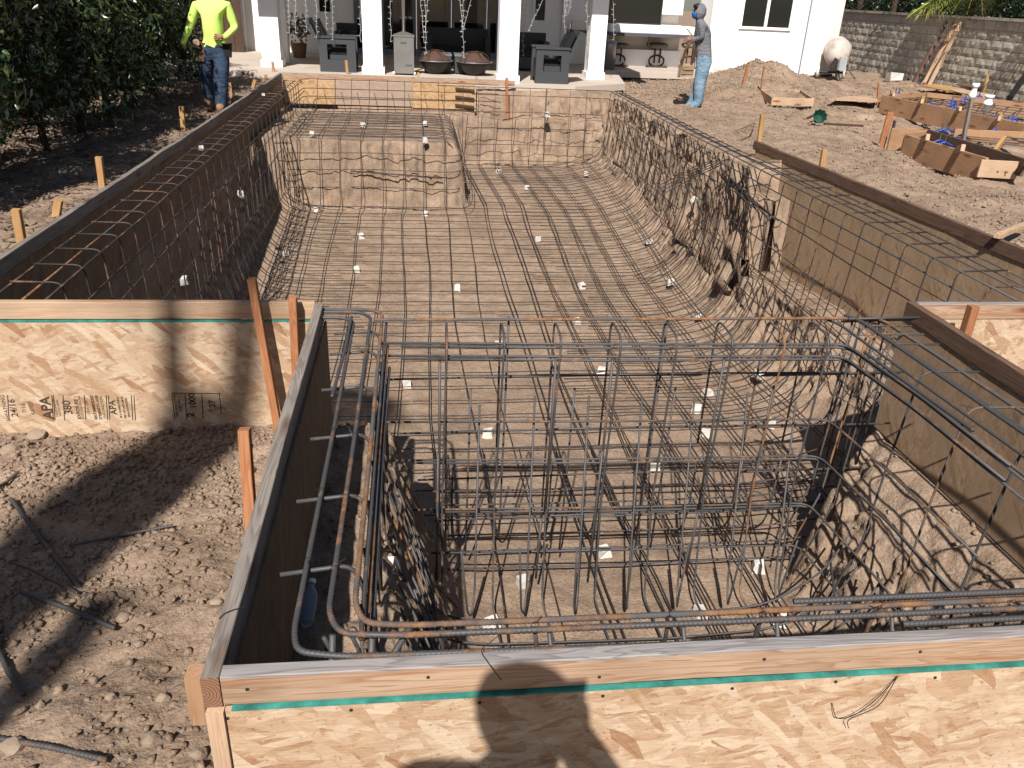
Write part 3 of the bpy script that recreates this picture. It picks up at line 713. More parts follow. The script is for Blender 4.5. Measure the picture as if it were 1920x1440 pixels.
# floor mat of the pool, running up the walls
t = thing('rebar_mat', 'rebar grid lining the pool floor and rising up both side walls', 'rebar', (.5, 8, -1.7))
y = 4.35; k = 0
while y < 14.6:
    yj = y+random.uniform(-.015, .015); over = y > 12.0
    if not over:
        pts = [(-2.12, yj, -.035), (-1.86, yj, -.04), (-1.84, yj, -.5), (-1.83, yj, -1.25)]
        pts += [(-1.74, yj, fl(-1.74, yj)+.02)]; xx = -1.5
    else: pts = [(-2.12, yj, -.035), (-1.9, yj, -.04), (-1.88, yj, -.5), (-1.72, yj, -.52)]; xx = -1.4
    base = []
    while xx < 2.75:
        z = (-.50 if (over and xx < .5) else fl(xx, yj)); base.append((xx, yj+random.uniform(-.012, .012), z+random.uniform(-.006, .006)))
        if over and xx < .5 <= xx+.3: base += [(.56, yj, -.5), (.68, yj, -.62), (.72, yj, -1.25), (.86, yj, fl(.9, yj))]
        xx += .3
    pts += base; 
    if y > 8.5 or y < 4: lo = [(3.18, yj, fl(2.98, yj)+.1), (3.34, yj, -1.0), (3.38, yj, -.5), (3.40, yj, -.04), (3.60, yj, -.035)]
    else: lo = [(3.18, yj, fl(2.98, yj)+.12), (3.38, yj, -1.05), (3.43, yj, -.5), (3.46, yj, -.05), (3.80, yj, -.04)]
    if random.random() < .12: pass
    pts = fillet(pts[:3], .05, 3)[:-1]+fillet(pts[2:]+lo[:3], .16, 3)[:-1]+fillet(lo[2:], .05, 3); bar(t, pts, R10, 6, REBAR_MAT)
    if y > 5.4:
        ym = yj+.15+random.uniform(-.02, .02)
        if not over and y > 6.5: bar(t, fillet([(-1.86, ym, -.35 if k % 2 else -.7), (-1.84, ym, -1.25), (-1.72, ym, fl(-1.74, ym)+.02), (-1.2, ym, fl(-1.2, ym)), (-.7+random.uniform(-.3, .2), ym, fl(-.7, ym))], .2, 3), R10, 6, REBAR_MAT)
        bar(t, fillet([(1.7+random.uniform(-.4, .3), ym, fl(1.8, ym)), (2.6, ym, fl(2.6, ym)), (3.15, ym, fl(2.96, ym)+.12), (3.36, ym, -1.0), (3.42, ym, -.45-.25*random.random())], .25, 3), R10, 6, REBAR_MAT)
    y += .30; k += 1
# long bars
x = -1.62; k = 0
while x < 3.2:
    xj = x+random.uniform(-.02, .02); ph = random.uniform(0, 6)
    spa_in = 0.1 < x < 2.0
    y0 = 2.05 if spa_in else 4.35
    dbl = [0] if x < .8 else [0, .045]
    for dd in dbl:
        pts = []
        yq = y0; 
        if spa_in: pts += [(xj+dd, 1.75, -.9), (xj+dd, 1.8, -1.3)]
        while yq < 11.6:
            pts.append((xj+dd+.03*math.sin(yq*.9+ph)+random.uniform(-.008, .008), yq, fl(xj, yq)+.012+random.uniform(-.005, .005))); yq += .38
        if x < .62:
            pts += [(xj+dd, 11.75, fl(xj, 11.75)+.05), (xj+dd, 11.97, -.75), (xj+dd, 12.0, -.49), (xj+dd, 12.4, -.5), (xj+dd, 13.5, -.5), (xj+dd, 14.55, -.5), (xj+dd, 14.95, -.3)]
            pts += [(xj+dd, 15.05, -.06), (xj+dd, 15.2, -.04)] if dd == 0 else []
        else:
            sh = .18 if x < 2.6 else .05
            pts += [(xj+dd, 12.0, fl(xj, 12)+.01), (xj+dd-sh*.5, 12.9, fl(xj, 12.9)+.01), (xj+dd-sh, 14.4, fl(xj, 14.4)+.01), (xj+dd-sh, 14.62, -1.1), (xj+dd-sh, 14.64, -.05)]
            if dd: pts = pts[:-2]
        bar(t, fillet(pts, .1, 2), R10, 6, REBAR_MAT)
    x += .292; k += 1
# horizontals on the left wall, right wall and far wall
for i, z in enumerate((-.40, -.70, -1.0, -1.3)):
    bar(t, [(-1.85+.01*math.sin(q), 4.3+q*.8, z+random.uniform(-.01, .01)) for q in range(13)], R10, 6, REBAR_MAT)
    bar(t, [(3.40 if q > 5 else 3.45, 4.3+q*.8, z+random.uniform(-.01, .01)) for q in range(13)], R10, 6, REBAR_MAT)
# left bond beam
t = thing('rebar_cage', 'top beam rebar running along the long left form with bent cross hooks', 'rebar', (-2, 9, -.1))
for dx, z in ((-2.12, -.05), (-1.98, -.055), (-1.86, -.055), (-1.83, -.22)):
    pts = [(dx+random.uniform(-.006, .006), 4.02+q*.9, z+random.uniform(-.005, .005)) for q in range(13)]
    bar(t, pts, R13, 8, RUST if dx == -1.98 else REBAR_MAT)
# right bond beam
t = thing('rebar_cage', 'top beam rebar along the right pool edge from far corner to near', 'rebar', (3.5, 9, -.1))
for dx, z, dx2 in ((3.40, -.05, 3.47), (3.50, -.05, 3.62), (3.60, -.05, 3.82), (3.38, -.17, 3.46), (3.55, -.06, 3.74)):
    pts = [(dx, 14.62, z), (dx, 12.5, z), (dx, 10.5, z), (dx+.02, 9, z), ((dx+dx2)/2, 7.5, z), (dx2, 5.8, z), (dx2+.01, 4.05, z)]
    bar(t, [(a, b+random.uniform(-.1, .1), c+random.uniform(-.006, .006)) for a, b, c in pts], R13, 8)
for i in range(16): bar(t, fillet([(3.38, 8.0-i*.04+random.uniform(-.3, .3), -.40+random.uniform(-.03, .05)), (3.62+random.uniform(-.1, .1), 9.3+random.uniform(-.3, .4), -.38+random.uniform(-.03, .06))], .1), R10, 6, REBAR_MAT)
for k in range(5):
    a_ = P(1335+k*5, 300+k*2, -.15); b_ = P(1210+k*8, 352+k*3, -.30); bar(t, [a_, (a_+b_)/2+Vector((0, 0, .01)), b_], R10, 6, REBAR_MAT)
bar(t, fillet([P(1270, 300, -.35)+Vector((0, 0, .04)), P(1415, 240, -.25)+Vector((0, 0, .08)), P(1405, 262, -.25)+Vector((0, 0, .05)), P(1340, 290, -.28)+Vector((0, 0, .04))], .12), R10, 6, REBAR_MAT)
# far wall
t = thing('rebar_mat', 'rebar grid standing against the far end wall under the patio', 'rebar', (.5, 14.9, -.6))
for z in (-.05, -.20, -.33):
    bar(t, fillet([(-1.9, 13.9 if z < -.1 else 14.6, z), (-1.88, 15.1, z), (.9, 15.12, z), (1.5, 15.05, z)], .15), R13 if z < -.1 else R10, 6, REBAR_MAT)
bar(t, [(.4, 14.66, -.045), (1.5, 14.66, -.045), (2.4, 14.66, -.045), (3.4, 14.64, -.045)], R13)
bar(t, [(1.0, 14.66, -.17), (2.4, 14.66, -.17), (3.35, 14.6, -.17)], R10, 6, REBAR_MAT)
for z in (-.45, -.72, -1.0, -1.28): bar(t, [(.9, 14.64, z), (2.0, 14.65, z+.01), (3.3, 14.62, z)], R10, 6, REBAR_MAT)
bar(t, fillet([(2.3, 14.66, -.03), (2.3, 14.68, -.9)], .1), R10, 6, REBAR_MAT)
t = thing('rebar_mat', 'rebar lying over the wide earth step at the far left', 'rebar', (-.5, 13, -.5))
for i in range(11): yv = 12.1+i*.25; bar(t, fillet([(-1.75, yv, -.25 if i % 2 else -.45), (-1.65, yv, -.505), (-.4, yv+random.uniform(-.03, .03), -.505), (.45, yv, -.505), (.62, yv, -.7), (.72, yv, -1.2)], .15, 3), R10, 6, REBAR_MAT)
for z in (-.72, -.95, -1.2): bar(t, fillet([(-1.75, 11.9, z), (-.6, 11.93, z+.02), (.3, 11.92, z), (.66, 11.95, z), (.72, 12.4, z), (.74, 13.6, z), (.76, 14.5, z)], .2, 4), R10, 6, REBAR_MAT)
for dz in (0, .012): bar(t, [(-.9, 11.90, -.96+dz), (-.2, 11.9, -1.0+dz), (.4, 11.92, -1.04+dz)], R10, 6, REBAR_MAT)
bar(t, fillet([(-.6, 11.55, -1.39), (.3, 11.5, -1.39), (.75, 11.55, -1.38), (.86, 11.9, -1.36), (.84, 12.4, -1.0)], .2, 4), R10, 6, REBAR_MAT)
# ---- dam wall between pool and sunken square
t = thing('rebar_cage', 'upright double rebar curtain standing between pool and sunken square', 'rebar', (1, 3.6, -.8))
ribbed(t, [(-.2, 3.75, -.025), (.9, 3.745, -.022), (2.24, 3.75, -.02)], .0078, RUST)
for z, xl, n2 in ((-.05, -.17, 2), (-.115, -.17, 2), (-.47, -.15, 1), (-.69, -.12, 2), (-.99, -.05, 2), (-1.27, 0.0, 1)):
    for q in range(n2):
        dz = q*.017; zz = z-dz
        pts = fillet([(xl+q*.1, 3.52, zz), (1.0, 3.49-.01*q, zz), (1.86, 3.48, zz), (2.11+.015*q, 3.475, zz), (2.165+.015*q, 2.9, zz-.003), (2.19+.01*q, 2.35-.4*q, zz-.01)], .07, 4)
        bar(t, pts, R13 if z > -.2 else R10, 7, REBAR)
for z, xa, xb in ((-.34, .35, 2.3), (-.345, -.17, 1.5), (-.66, -.1, 2.3), (-.95, 0, 2.25), (-1.22, .1, 2.1)):
    bar(t, [(xa, 3.74, z), ((xa+xb)/2, 3.745, z+.012), (xb, 3.74, z+.01)], R10, 7)
for z in (-.02, -.34, -.66, -.95):
    for q in range(3 if z < -.1 else 4): bar(t, [(1.85 if z < -.1 else 2.25, 3.74+.02*q, z-.012*q), (2.66, 3.76+.02*q, z-.012*q)], R10 if z < -.1 else R13, 7)
vx = [.12, .395, .67, .945, 1.22, 1.50, 1.77, 2.0]
for i, xv in enumerate(vx):
    j = random.uniform(-.01, .01); dbl = 1 if i in (0, 2, 3, 5) else 0
    zb = -1.52
    # front leg, over the top and down the back
    pts = fillet([(xv+.05, 1.95, -1.44), (xv+.03, 2.7, zb+.02), (xv+j, 3.38, zb), (xv+j, 3.47, -.9), (xv+.02+j, 3.47, -.015), (xv+.025+j, 3.72, -.012), (xv+.03+j, 3.735, -.75 if i % 2 else -1.45)], .07, 4)
    bar(t, pts, R10, 7, RUST if i == 6 else REBAR)
    if dbl:
        bar(t, [(xv-.022+j, 3.455, -.62-.2*(i % 3)), (xv-.028+j, 3.46, -1.42)], R13, 7); bar(t, [(xv-.01, 3.46, -.12), (xv-.012, 3.46, -1.0)], R13, 7)
    # short hairpins standing between the two curtains
    xh = xv+.14
    if i < 7:
        bar(t, fillet([(xh-.06, 3.06, -.86-random.random()*.06), (xh-.015, 3.19, -1.40), (xh+.01, 3.24, -1.475), (xh+.03, 3.33, -1.40), (xh+.05, 3.56, -.36+random.uniform(-.06, .02))], .05, 5), R10, 7)
    if i % 2 == 0: bar(t, [(xh+.02, 3.77, -.42), (xh+.01, 3.78, -1.5)], R10)
    bar(t, fillet([(xv+.07, 3.78, -.02 if i in (1, 4) else -.9), (xv+.07, 3.80, -1.35), (xv+.09, 4.05, -1.60), (xv+.09, 5.2, fl(xv, 5.2)+.02)], .15, 3), R10)
# sunken floor bars
for i in range(8): yv = 2.0+i*.17; bar(t, fillet([(-.02, yv, -.95), (.08, yv, -1.40), (.3, yv+.01, -1.465), (1.3, yv, -1.475), (1.85, yv, -1.44), (2.1, yv-.03, -1.2), (2.2, yv, -1.0)], .14, 3), R10)
for i in range(6): yv = 3.7+i*.16; bar(t, [(.1, yv, -1.53), (1.2, yv, -1.54), (2.2, yv, -1.53), (2.9, yv, -1.45)], R10)
bar(t, fillet([(.45, 2.62, -1.33), (1.6, 2.6, -1.33), (2.0, 2.75, -1.28), (2.14, 3.2, -1.15)], .3, 6), R10); bar(t, fillet([(.05, 2.4, -1.3), (1.75, 2.34, -1.3), (2.1, 2.5, -1.15), (2.2, 2.9, -1.0)], .3, 6), R10)
for q, (z_, y_) in enumerate(((-.30, 1.60), (-.315, 1.62), (-.34, 1.57))): bar(t, fillet([(-.02+.1*q, y_+.2, z_-.15), (.1+.1*q, y_, z_), (1.1, y_+.01, z_), (1.7, y_+.05, z_+.03)], .1), R10)
# slanting fans of bars in the near left of the sunken square
for i in range(11):
    q = i/10; a_ = Vector((-.155+.012*i, 3.35-.13*i, -.55-.02*i)); b_ = Vector((.12+.012*i, 2.55-.10*i, -1.46+.01*i)); m_ = (a_+b_)/2+Vector((.06, 0, .08))
    bar(t, [a_, a_.lerp(m_, .5)+Vector((0, 0, .015)), m_, b_.lerp(m_, .4), b_], R10, 7, RUST if i in (3, 8) else REBAR)
for i in range(7): bar(t, fillet([(-.16, 1.75+.25*i, -.07), (-.155, 1.76+.25*i, -.75), (-.05, 1.78+.25*i, -1.1), (.2, 1.8+.25*i, -1.46)], .1), R10)
# ---- right wall of the sunken square
t = thing('rebar_cage', 'rebar beam and verticals before the mud smeared panel at right', 'rebar', (2.4, 2.7, -.3))
for x0, x1, z, m_ in ((2.30, 2.36, -.02, REBAR), (2.33, 2.40, -.032, REBAR), (2.45, 2.50, -.03, RUST), (2.20, 2.27, -.045, REBAR), (2.47, 2.53, -.045, REBAR)):
    ribbed(t, fillet([(x0-.04, 3.80, z), (x0, 3.72, z), (x0+.02, 3.3, z), (x1, 2.4, z), (x1, 1.55, z)], .06), R16 if z > -.04 else R13, m_)
ribbed(t, [(2.17, 3.4, -.06), (2.20, 2.9, -.06), (2.22, 2.62, -.06)], R16, REBAR)
ribbed(t, [(2.16, 3.4, -.08), (2.22, 2.6, -.08), (2.24, 1.7, -.08)], R13, RUST)
for i, yv in enumerate((3.66, 3.55, 3.42, 3.1, 2.75, 2.42, 2.1, 1.85)):
    bar(t, fillet([(2.56, yv, -.03), (2.28, yv, -.025), (2.24, yv, -.5), (2.20, yv-.03, -.95), (2.05, yv-.06, -1.38)], .06, 4), R10, 7, RUST if i in (1, 4) else REBAR)
for i in range(6): bar(t, [(2.3+.05*i, 3.78, -.02-.01*i), (2.3+.05*i, 3.80, -1.2+.05*i)], R10, 7, RUST if i == 2 else REBAR)
# ---- beams round the near corner
t = thing('rebar_cage', 'thick ribbed rebar beam bending round the near left corner', 'rebar', (-.2, 1.7, -.1))
ribbed(t, fillet([(-.5, 3.80, -.032), (-.36, 3.80, -.032), (-.30, 3.74, -.032), (-.305, 2.6, -.03), (-.315, 1.62, -.03), (-.30, 1.545, -.03), (-.18, 1.52, -.03), (.8, 1.508, -.035), (3.2, 1.51, -.035)], .05, 5), R16)
ribbed(t, fillet([(-.48, 3.87, -.03), (-.28, 3.87, -.03), (-.22, 3.8, -.03), (-.225, 2.6, -.03), (-.235, 1.68, -.03), (-.2, 1.60, -.03), (-.05, 1.585, -.03), (.8, 1.578, -.03), (3.2, 1.575, -.03)], .05, 5), R16)
ribbed(t, fillet([(-.48, 3.91, -.032), (-.22, 3.91, -.032), (-.165, 3.85, -.032), (-.165, 2.6, -.035), (-.17, 1.72, -.04), (-.14, 1.645, -.04), (-.02, 1.63, -.04), (.8, 1.625, -.04), (3.2, 1.62, -.04)], .05, 5), R16, RUST)
ribbed(t, [(1.02, 1.635, -.022), (2.0, 1.635, -.02), (3.2, 1.64, -.02)], R16)
ribbed(t, [(1.3, 1.652, -.045), (2.0, 1.652, -.045), (3.2, 1.655, -.045)], R16, RUST)
ribbed(t, [(1.28, 1.53, -.022), (2.0, 1.53, -.02), (3.2, 1.532, -.02)], R16)
for q in range(3): ribbed(t, [(-.145+.012*q, 3.8-.2*q, -.06-.03*q), (-.15+.01*q, 2.7, -.065-.03*q), (-.15+.012*q, 1.62, -.07-.03*q)], R13, RUST if q == 1 else REBAR)
ribbed(t, [(-.31, 3.76, -.012), (-.315, 3.3, -.012), (-.33, 2.9, -.012)], R13)
for i, yv in enumerate((1.86, 2.22, 2.62, 3.02, 3.38, 3.62)):
    bar(t, fillet([(-.385, yv, -.045), (-.19, yv+.03, -.043), (-.155, yv+.02, -.12), (-.15, yv, -.75)], .05, 5), .0068, 8)
for i, xv in enumerate((-.24, -.17, .05, .30, .66, .92, 1.25, 1.65, 2.05)):
    bar(t, [(xv, 1.605, -.045), (xv+.012, 1.635, -.12), (xv+.03, 1.66, -.45 if i % 2 else -.7)], .0062, 8, RUST if i == 3 else REBAR)
    if i > 2: bar(t, [(xv+.035, 1.585, -.045), (xv+.075, 1.525, -.3)], .0062, 8)
for i, xv in enumerate((-.22, -.12)): bar(t, [(xv, 1.62, -.05), (xv-.02, 1.53, -.4)], .009, 8)
bar(t, [(-.02, 1.64, -.05), (-.20, 1.52, -.30)], .009, 8)
# dropped loops of rusty wire/bar in the left cage
bar(t, fillet([P(697, 925, -.1), P(705, 945, -.12), P(703, 965, -.14), P(695, 975, -.12)], .02, 3), .004, 6, RUST)
print('bars', NB_[0])
# wire ties: little twisted ends at the crossings
def ties(label, centres, size):
    mb = MB()
    for c in centres:
        c = Vector(c)
        for k in range(2):
            a = random.uniform(0, 6.28); d = Vector((math.cos(a), math.sin(a), random.uniform(-.5, .9)))*size*random.uniform(.6, 1.3)
            mb.tube([c, c+d*.5+Vector((0, 0, size*.15)), c+d], .0009, 4)
        mb.tube([c+Vector((math.cos(q)*.011, 0, math.sin(q)*.011)) for q in np.linspace(0, 6.28, 7)], .0012, 4)
    o = mb.build('tie_wire', WIRE); tag(o, label, 'tie wire', kind='stuff')
cs = [(x_, 3.47, z) for x_ in vx for z in (-.05, -.12, -.47, -.69, -.99)]+[(-.235, y_, -.03) for y_ in (1.86, 2.22, 2.62, 3.02, 3.38)]+[(-.31, y_, -.03) for y_ in (1.9, 2.26, 2.66, 3.1)]+[(x_, 1.60, -.03) for x_ in (.05, .3, .66, .92, 1.25, 1.65)]+[(2.28, y_, -.03) for y_ in (2.1, 2.4, 2.75, 3.1, 3.4)]
ties('thin wire ends twisted round the crossings of the near rebar', cs, .035)
cs = [(x_, y_, fl(x_, y_)+.02) for x_ in np.arange(-1.5, 3, .6) for y_ in np.arange(4.6, 11, .6)]
ties('wire ties at crossings of the floor rebar', cs, .03)
# loose wires
def wire(pts, label, r=.0012):
    mb = MB(); mb.tube(resample(fillet(pts, .03, 4), .02), r, 5); tag(mb.build('loose_wire', WIRE), label, 'wire')
wire([PY(1683, 1268, 1.43), PY(1640, 1315, 1.42), PY(1600, 1343, 1.415), PY(1567, 1350, 1.42), PY(1560, 1318, 1.43)], 'looped brown wire hanging on the nearest strand panel')
wire([PY(1683, 1268, 1.43), PY(1650, 1325, 1.41), PY(1587, 1350, 1.41), PY(1591, 1365, 1.42)], 'second strand of the wire hanging on the nearest panel')
wire([(P(935, 1192, .0)), P(903, 1217, .006), P(903, 1225, .006), P(922, 1252, .006), P(940, 1275, 0)], 'bent tie wire lying over the nearest board')
wire([P(410, 1160, .004), P(420, 1150, .006), P(440, 1142, .006), P(462, 1138, .0)], 'short tie wire lying over the grey side board')
# loose bars on the dirt
def loose(pxs, label, r=.0075, lift=.02):
    pts = []
    for a, b in pxs:
        p = P(a, b, -.55)
        for _ in range(6): p = P(a, b, ground_at(p.x, p.y)+lift)
        pts.append(p)
    # keep the bar straight, resting on the ground
    o = MB(); o.tube(resample(pts, .0032), r, 8, rib=.15); tag(o.build('loose_rebar', REBAR, None, True), label, 'rebar', 'loose bars lying on the dirt')
loose([(20, 935), (80, 1015), (182, 1145)], 'dark bar slanting down from the upper left, crossing another, on the dirt', .008)
loose([(-40, 1030), (60, 1068), (145, 1112)], 'thin bar from the left edge ending under the crossing dark bar', .005)
loose([(40, 1110), (130, 1142), (215, 1178)], 'bar half in shadow pointing down right below the crossed bars')
loose([(-30, 1380), (90, 1400), (200, 1425)], 'lowest bar lying by the bottom left corner on gravel')
loose([(-20, 1180), (15, 1260), (45, 1302)], 'short bar end poking in from the left edge')
loose([(130, 1022), (230, 1003), (325, 985)], 'bar lying under the tree shadow, nearly level', .006)
loose([(-25, 925), (10, 905), (35, 885)], 'short bar end at the left edge below the big clod', .007)
# spacers ---------------------------------------------------------------
def dobie(p, s, label, ry=0):
    V = ICO_V; mb = MB(); j = s*.13; q = lambda: random.uniform(-j, j); h = s*.85
    mb.hexa([(x_+q(), y_+q(), z_+q()) for x_, y_, z_ in [(-s/2, -s/2, 0), (s/2, -s/2, 0), (s/2, s/2, 0), (-s/2, s/2, 0), (-s*.42, -s*.42, h), (s*.42, -s*.42, h), (s*.42, s*.42, h), (-s*.42, s*.42, h)]])
    me = mb.mesh('spacer_block', CONC); me.materials[0] = CONC
    o = link('spacer_block', me); o.location = p; o.rotation_euler = (ry, 0, random.uniform(-.5, .5))
    tag(o, label, 'spacer', 'concrete spacer blocks under the rebar')
ordn = ['first', 'second', 'third', 'fourth', 'fifth', 'sixth', 'seventh', 'eighth']
rows = [('farthest row on the pool floor near the end wall', [(935, 321), (1099, 325)]),
        ('second farthest row on the pool floor', [(988, 352), (1180, 374)]),
        ('row just before the foot of the earth step', [(596, 393), (798, 401)]),
        ('row midway down the pool floor, far part', [(536, 474), (677, 443), (1010, 448), (1215, 453)]),
        ('row midway down the pool floor, near part', [(669, 507), (857, 541), (1090, 537), (1257, 529)]),
        ('row just beyond the rusty top bar', [(1081, 604), (1310, 593)]),
        ('row seen through the top of the upright curtain', [(763, 722), (935, 648), (1128, 697), (1422, 705)]),
        ('row seen through the middle of the upright curtain', [(915, 815), (1305, 770), (1323, 815), (1326, 738), (1443, 795)]),
        ('row seen low behind the upright curtain', [(1228, 880), (1132, 1037)]),
        ('row at the near floor before the front beam', [(922, 1175), (980, 1095), (1312, 1150), (1420, 1065), (1463, 1165)])]
for nm, ps in rows:
    for i, (a, b) in enumerate(ps):
        zf = -1.6; p = P(a, b+4, zf)
        for _ in range(8): p = P(a, b+4, float(floor_z(p.x, p.y))+float(cove(np.array(3.35-p.x), .7) if p.y > 4 else 0)*.8)
        dobie(p, .08 if p.y > 4 else .07, 'concrete spacer, %s from left in %s' % (ordn[i], nm))
for a, b, z, lb in ((680, 238, -.54, 'concrete spacer on the earth step, back row left'), (798, 235, -.54, 'concrete spacer on the earth step, back row right'), (585, 255, -.54, 'concrete spacer on the earth step, front row left'), (797, 266, -.54, 'concrete spacer on the earth step, front row right')):
    dobie(P(a, b, z), .075, lb)
for px_, py_, x_, lb in ((1300, 378, 3.38, 'concrete spacer held against the rough right wall'), (346, 530, -1.95, 'concrete spacer deep in the dark left wall grid'), (452, 368, -1.95, 'concrete spacer on the left wall grid, far one')):
    p = PX(px_, py_, x_); dobie(p, .065, lb, .4)
p = PY(1025, 219, 14.7); dobie(p, .09, 'concrete spacer tied to the far wall grid')
dobie(P(378, 281, -.05), .05, 'small concrete spacer on the left top beam, near one'); dobie(P(494, 180, -.05), .05, 'small concrete spacer on the left top beam, far one')
dobie(Vector(P(728, 1075, -.95)), .10, 'large pale concrete chunk among bars at near left of sunken square', .5)
# water bottle in the trench
def m_bottle():
    q = NB('clear_blue_plastic', .12, .5); q.col((.55, .70, .85, 1)); q.b.inputs['Transmission Weight'].default_value = .7; q.b.inputs['IOR'].default_value = 1.33; return q.m
bp_ = P(572, 1185, -.70); q = Vector((.01, .16, .05)).normalized()
t = thing('water_bottle', 'clear blue plastic bottle lying in the shadow beside the corner bars', 'bottle', bp_)
mb = MB(); prof = [(0, 0), (.028, .004), (.032, .015), (.031, .03), (.033, .04), (.031, .05), (.033, .06), (.031, .07), (.033, .09), (.033, .11), (.031, .125), (.022, .15), (.012, .165), (.012, .178)]
mb.lathe(prof, bp_+Vector((0, 0, .03)), 16, q); mb.build('bottle_body', m_bottle(), t, True)
mb = MB(); mb.lathe([(0, .178), (.0145, .178), (.0145, .195), (0, .196)], bp_+Vector((0, 0, .03)), 14, q); mb.build('cap', PVC, t)

# ------------------------------------------------------------------ patio slab and house
ZS = -.10
mb = MB()
sl_pts = [(-4.2, 16.75), (-1.4, 16.35), (1.86, 15.62), (3.0, 15.75), (4.15, 16.6), (4.6, 19.3), (8.0, 19.5), (8.2, 22.6), (-4.2, 22.6)]
n = len(sl_pts); mb.add([(a, b, ZS) for a, b in sl_pts]+[(a, b, ZS-.12) for a, b in sl_pts], [tuple(range(n))]+[(i+n, (i+1) % n+n, (i+1) % n, i) for i in range(n)])
o = mb.build('patio_slab', SLAB); o['kind'] = 'structure'
mb = MB(); mb.box((-7, 16.8, ZS-.1), (-4.22, 23, ZS-.03)); o = mb.build('side_path', SLAB); o['kind'] = 'structure'

H = thing('white_house', 'white stucco house with covered patio, tall columns and dark windows', 'house', (2, 20, ZS))
def hbox(name, a, b, m, parent=H): mb = MB(); mb.box(a, b); return mb.build(name, m, parent)
def column(px0, px1, py, dep, name='column'):
    a = P(px0, py, ZS); b = P(px1, py+(px1-px0)*.047, ZS); w_ = (b.x-a.x)
    c = hbox(name, (a.x, a.y, ZS), (a.x+w_, a.y+dep, 2.6), TRIM)
    hbox('base_trim', (a.x-.03, a.y-.03, ZS), (a.x+w_+.03, a.y+dep+.03, ZS+.13), TRIM, c); return a, w_
column(493, 527, 125, .4); column(682, 718, 138, .4); column(934, 971, 155, .4); column(1101, 1131, 148, .4)
a = P(531, 118, ZS); hbox('column', (a.x, a.y, ZS), (a.x+.12, a.y+.3, 2.6), TRIM)
hbox('patio_roof', (-3.6, 15.9, 2.6), (4.4, 22.4, 2.85), TRIM)
YB = 21.6
# back wall pieces with openings
def wallx(x0, x1, y, z0, z1, m, nm='wall'): return hbox(nm, (x0, y, z0), (x1, y+.2, z1), m)
def xat(px, y, py=50): return PY(px, py, y).x
x_a, x_b = xat(500, YB), xat(664, YB); wx0, wx1 = xat(594, YB, 10), xat(624, YB, 10); wz = PY(608, 27, YB).z
wallx(x_a-1.5, wx0, YB, ZS, 2.6, STUCCO); wallx(wx1, x_b, YB, ZS, 2.6, STUCCO); wallx(wx0, wx1, YB, ZS, wz, STUCCO)
def window(x0, x1, z0, z1, y, m=TRIM, w_=.05, glass=GLASS, mull=()):
    f = MB(); f.box((x0, y-.03, z0), (x1, y+.02, z0+w_)); f.box((x0, y-.03, z1-w_), (x1, y+.02, z1)); f.box((x0, y-.03, z0+w_), (x0+w_, y+.02, z1-w_)); f.box((x1-w_, y-.03, z0+w_), (x1, y+.02, z1-w_))
    for mx in mull: f.box((mx-w_*.6, y-.03, z0+w_), (mx+w_*.6, y+.02, z1-w_))
    fo = f.build('window', m, H); g_ = MB(); ed = [x0+w_]+[v for mx in mull for v in (mx-w_*.6, mx+w_*.6)]+[x1-w_]
    for i in range(0, len(ed), 2): g_ = MB(); g_.box((ed[i], y, z0+w_), (ed[i+1], y+.01, z1-w_)); g_.build('pane', glass, fo)
    return fo
window(wx0, wx1, wz, 2.2, YB, TRIM, .06)
# folding glass doors
dx = [xat(p_, YB, 60) for p_ in (664, 715, 781, 846, 912, 936)]
zb_ = ZS+.02
for i in range(5):
    x0, x1 = dx[i]+.01, dx[i+1]-.01
    f = MB(); w_ = .07; f.box((x0, YB-.03, zb_), (x1, YB+.03, zb_+.13)); f.box((x0, YB-.03, 2.3), (x1, YB+.03, 2.42)); f.box((x0, YB-.03, zb_+.13), (x0+w_, YB+.03, 2.3)); f.box((x1-w_, YB-.03, zb_+.13), (x1, YB+.03, 2.3))
    fo = f.build('door', GREYTRIM, H); g_ = MB(); g_.box((x0+w_, YB, zb_+.13), (x1-w_, YB+.01, 2.3)); g_.build('pane', GLASS, fo)
hbox('wall', (dx[0], YB+.02, 2.43), (dx[5], YB+.2, 2.6), STUCCO)
x_c = xat(1052, YB, 50); wx0, wx1 = xat(998, YB, 20), xat(1027, YB, 20); wz = PY(1012, 44, YB).z
wallx(dx[5], wx0, YB, ZS, 2.6, STUCCO); wallx(wx1, x_c, YB, ZS, 2.6, STUCCO); wallx(wx0, wx1, YB, ZS, wz, STUCCO); window(wx0, wx1, wz, 2.2, YB, TRIM, .07)
# recess with the bar counter
YC = 20.6; xk0, xk1 = xat(1052, YC, 90), xat(1285, YC, 100)
hbox('side_wall', (x_c, YC+.9, ZS), (x_c+.2, YB+.0, 2.6), STUCCO)
hbox('wall', (x_c+.2, YC+.6, ZS), (xk1, YC+.8, PY(1200, 45, YC+.6).z), STUCCO2)
hbox('counter_top', (xat(1145, YC-.25, 62), YC-.25, PY(1200, 66, YC-.25).z-.03), (xat(1292, YC-.25, 64), YC+.60, PY(1200, 60, YC-.25).z-.03), COUNTER)
hbox('counter_fascia', (xat(1145, YC+.0, 55), YC+.10, PY(1200, 60, YC-.25).z-.028), (xk1+.2, YC+.60, PY(1200, 47, YC+.1).z), STUCCO)
hbox('kick_wall', (xat(1140, YC, 115), YC+.42, ZS), (xk1, YC+.6, PY(1200, 93, YC+.42).z), STUCCO)
hbox('counter_top', (x_c+.2, YC+.55, PY(1090, 59, YC+.5).z-.03), (xat(1140, YC+.5, 55), YC+.9, PY(1090, 59, YC+.5).z+.03), COUNTER)
window(xat(1140, YC+.6, 30), xat(1240, YC+.6, 30), PY(1200, 46, YC+.55).z, 1.9, YC+.6, DARKM, .03)
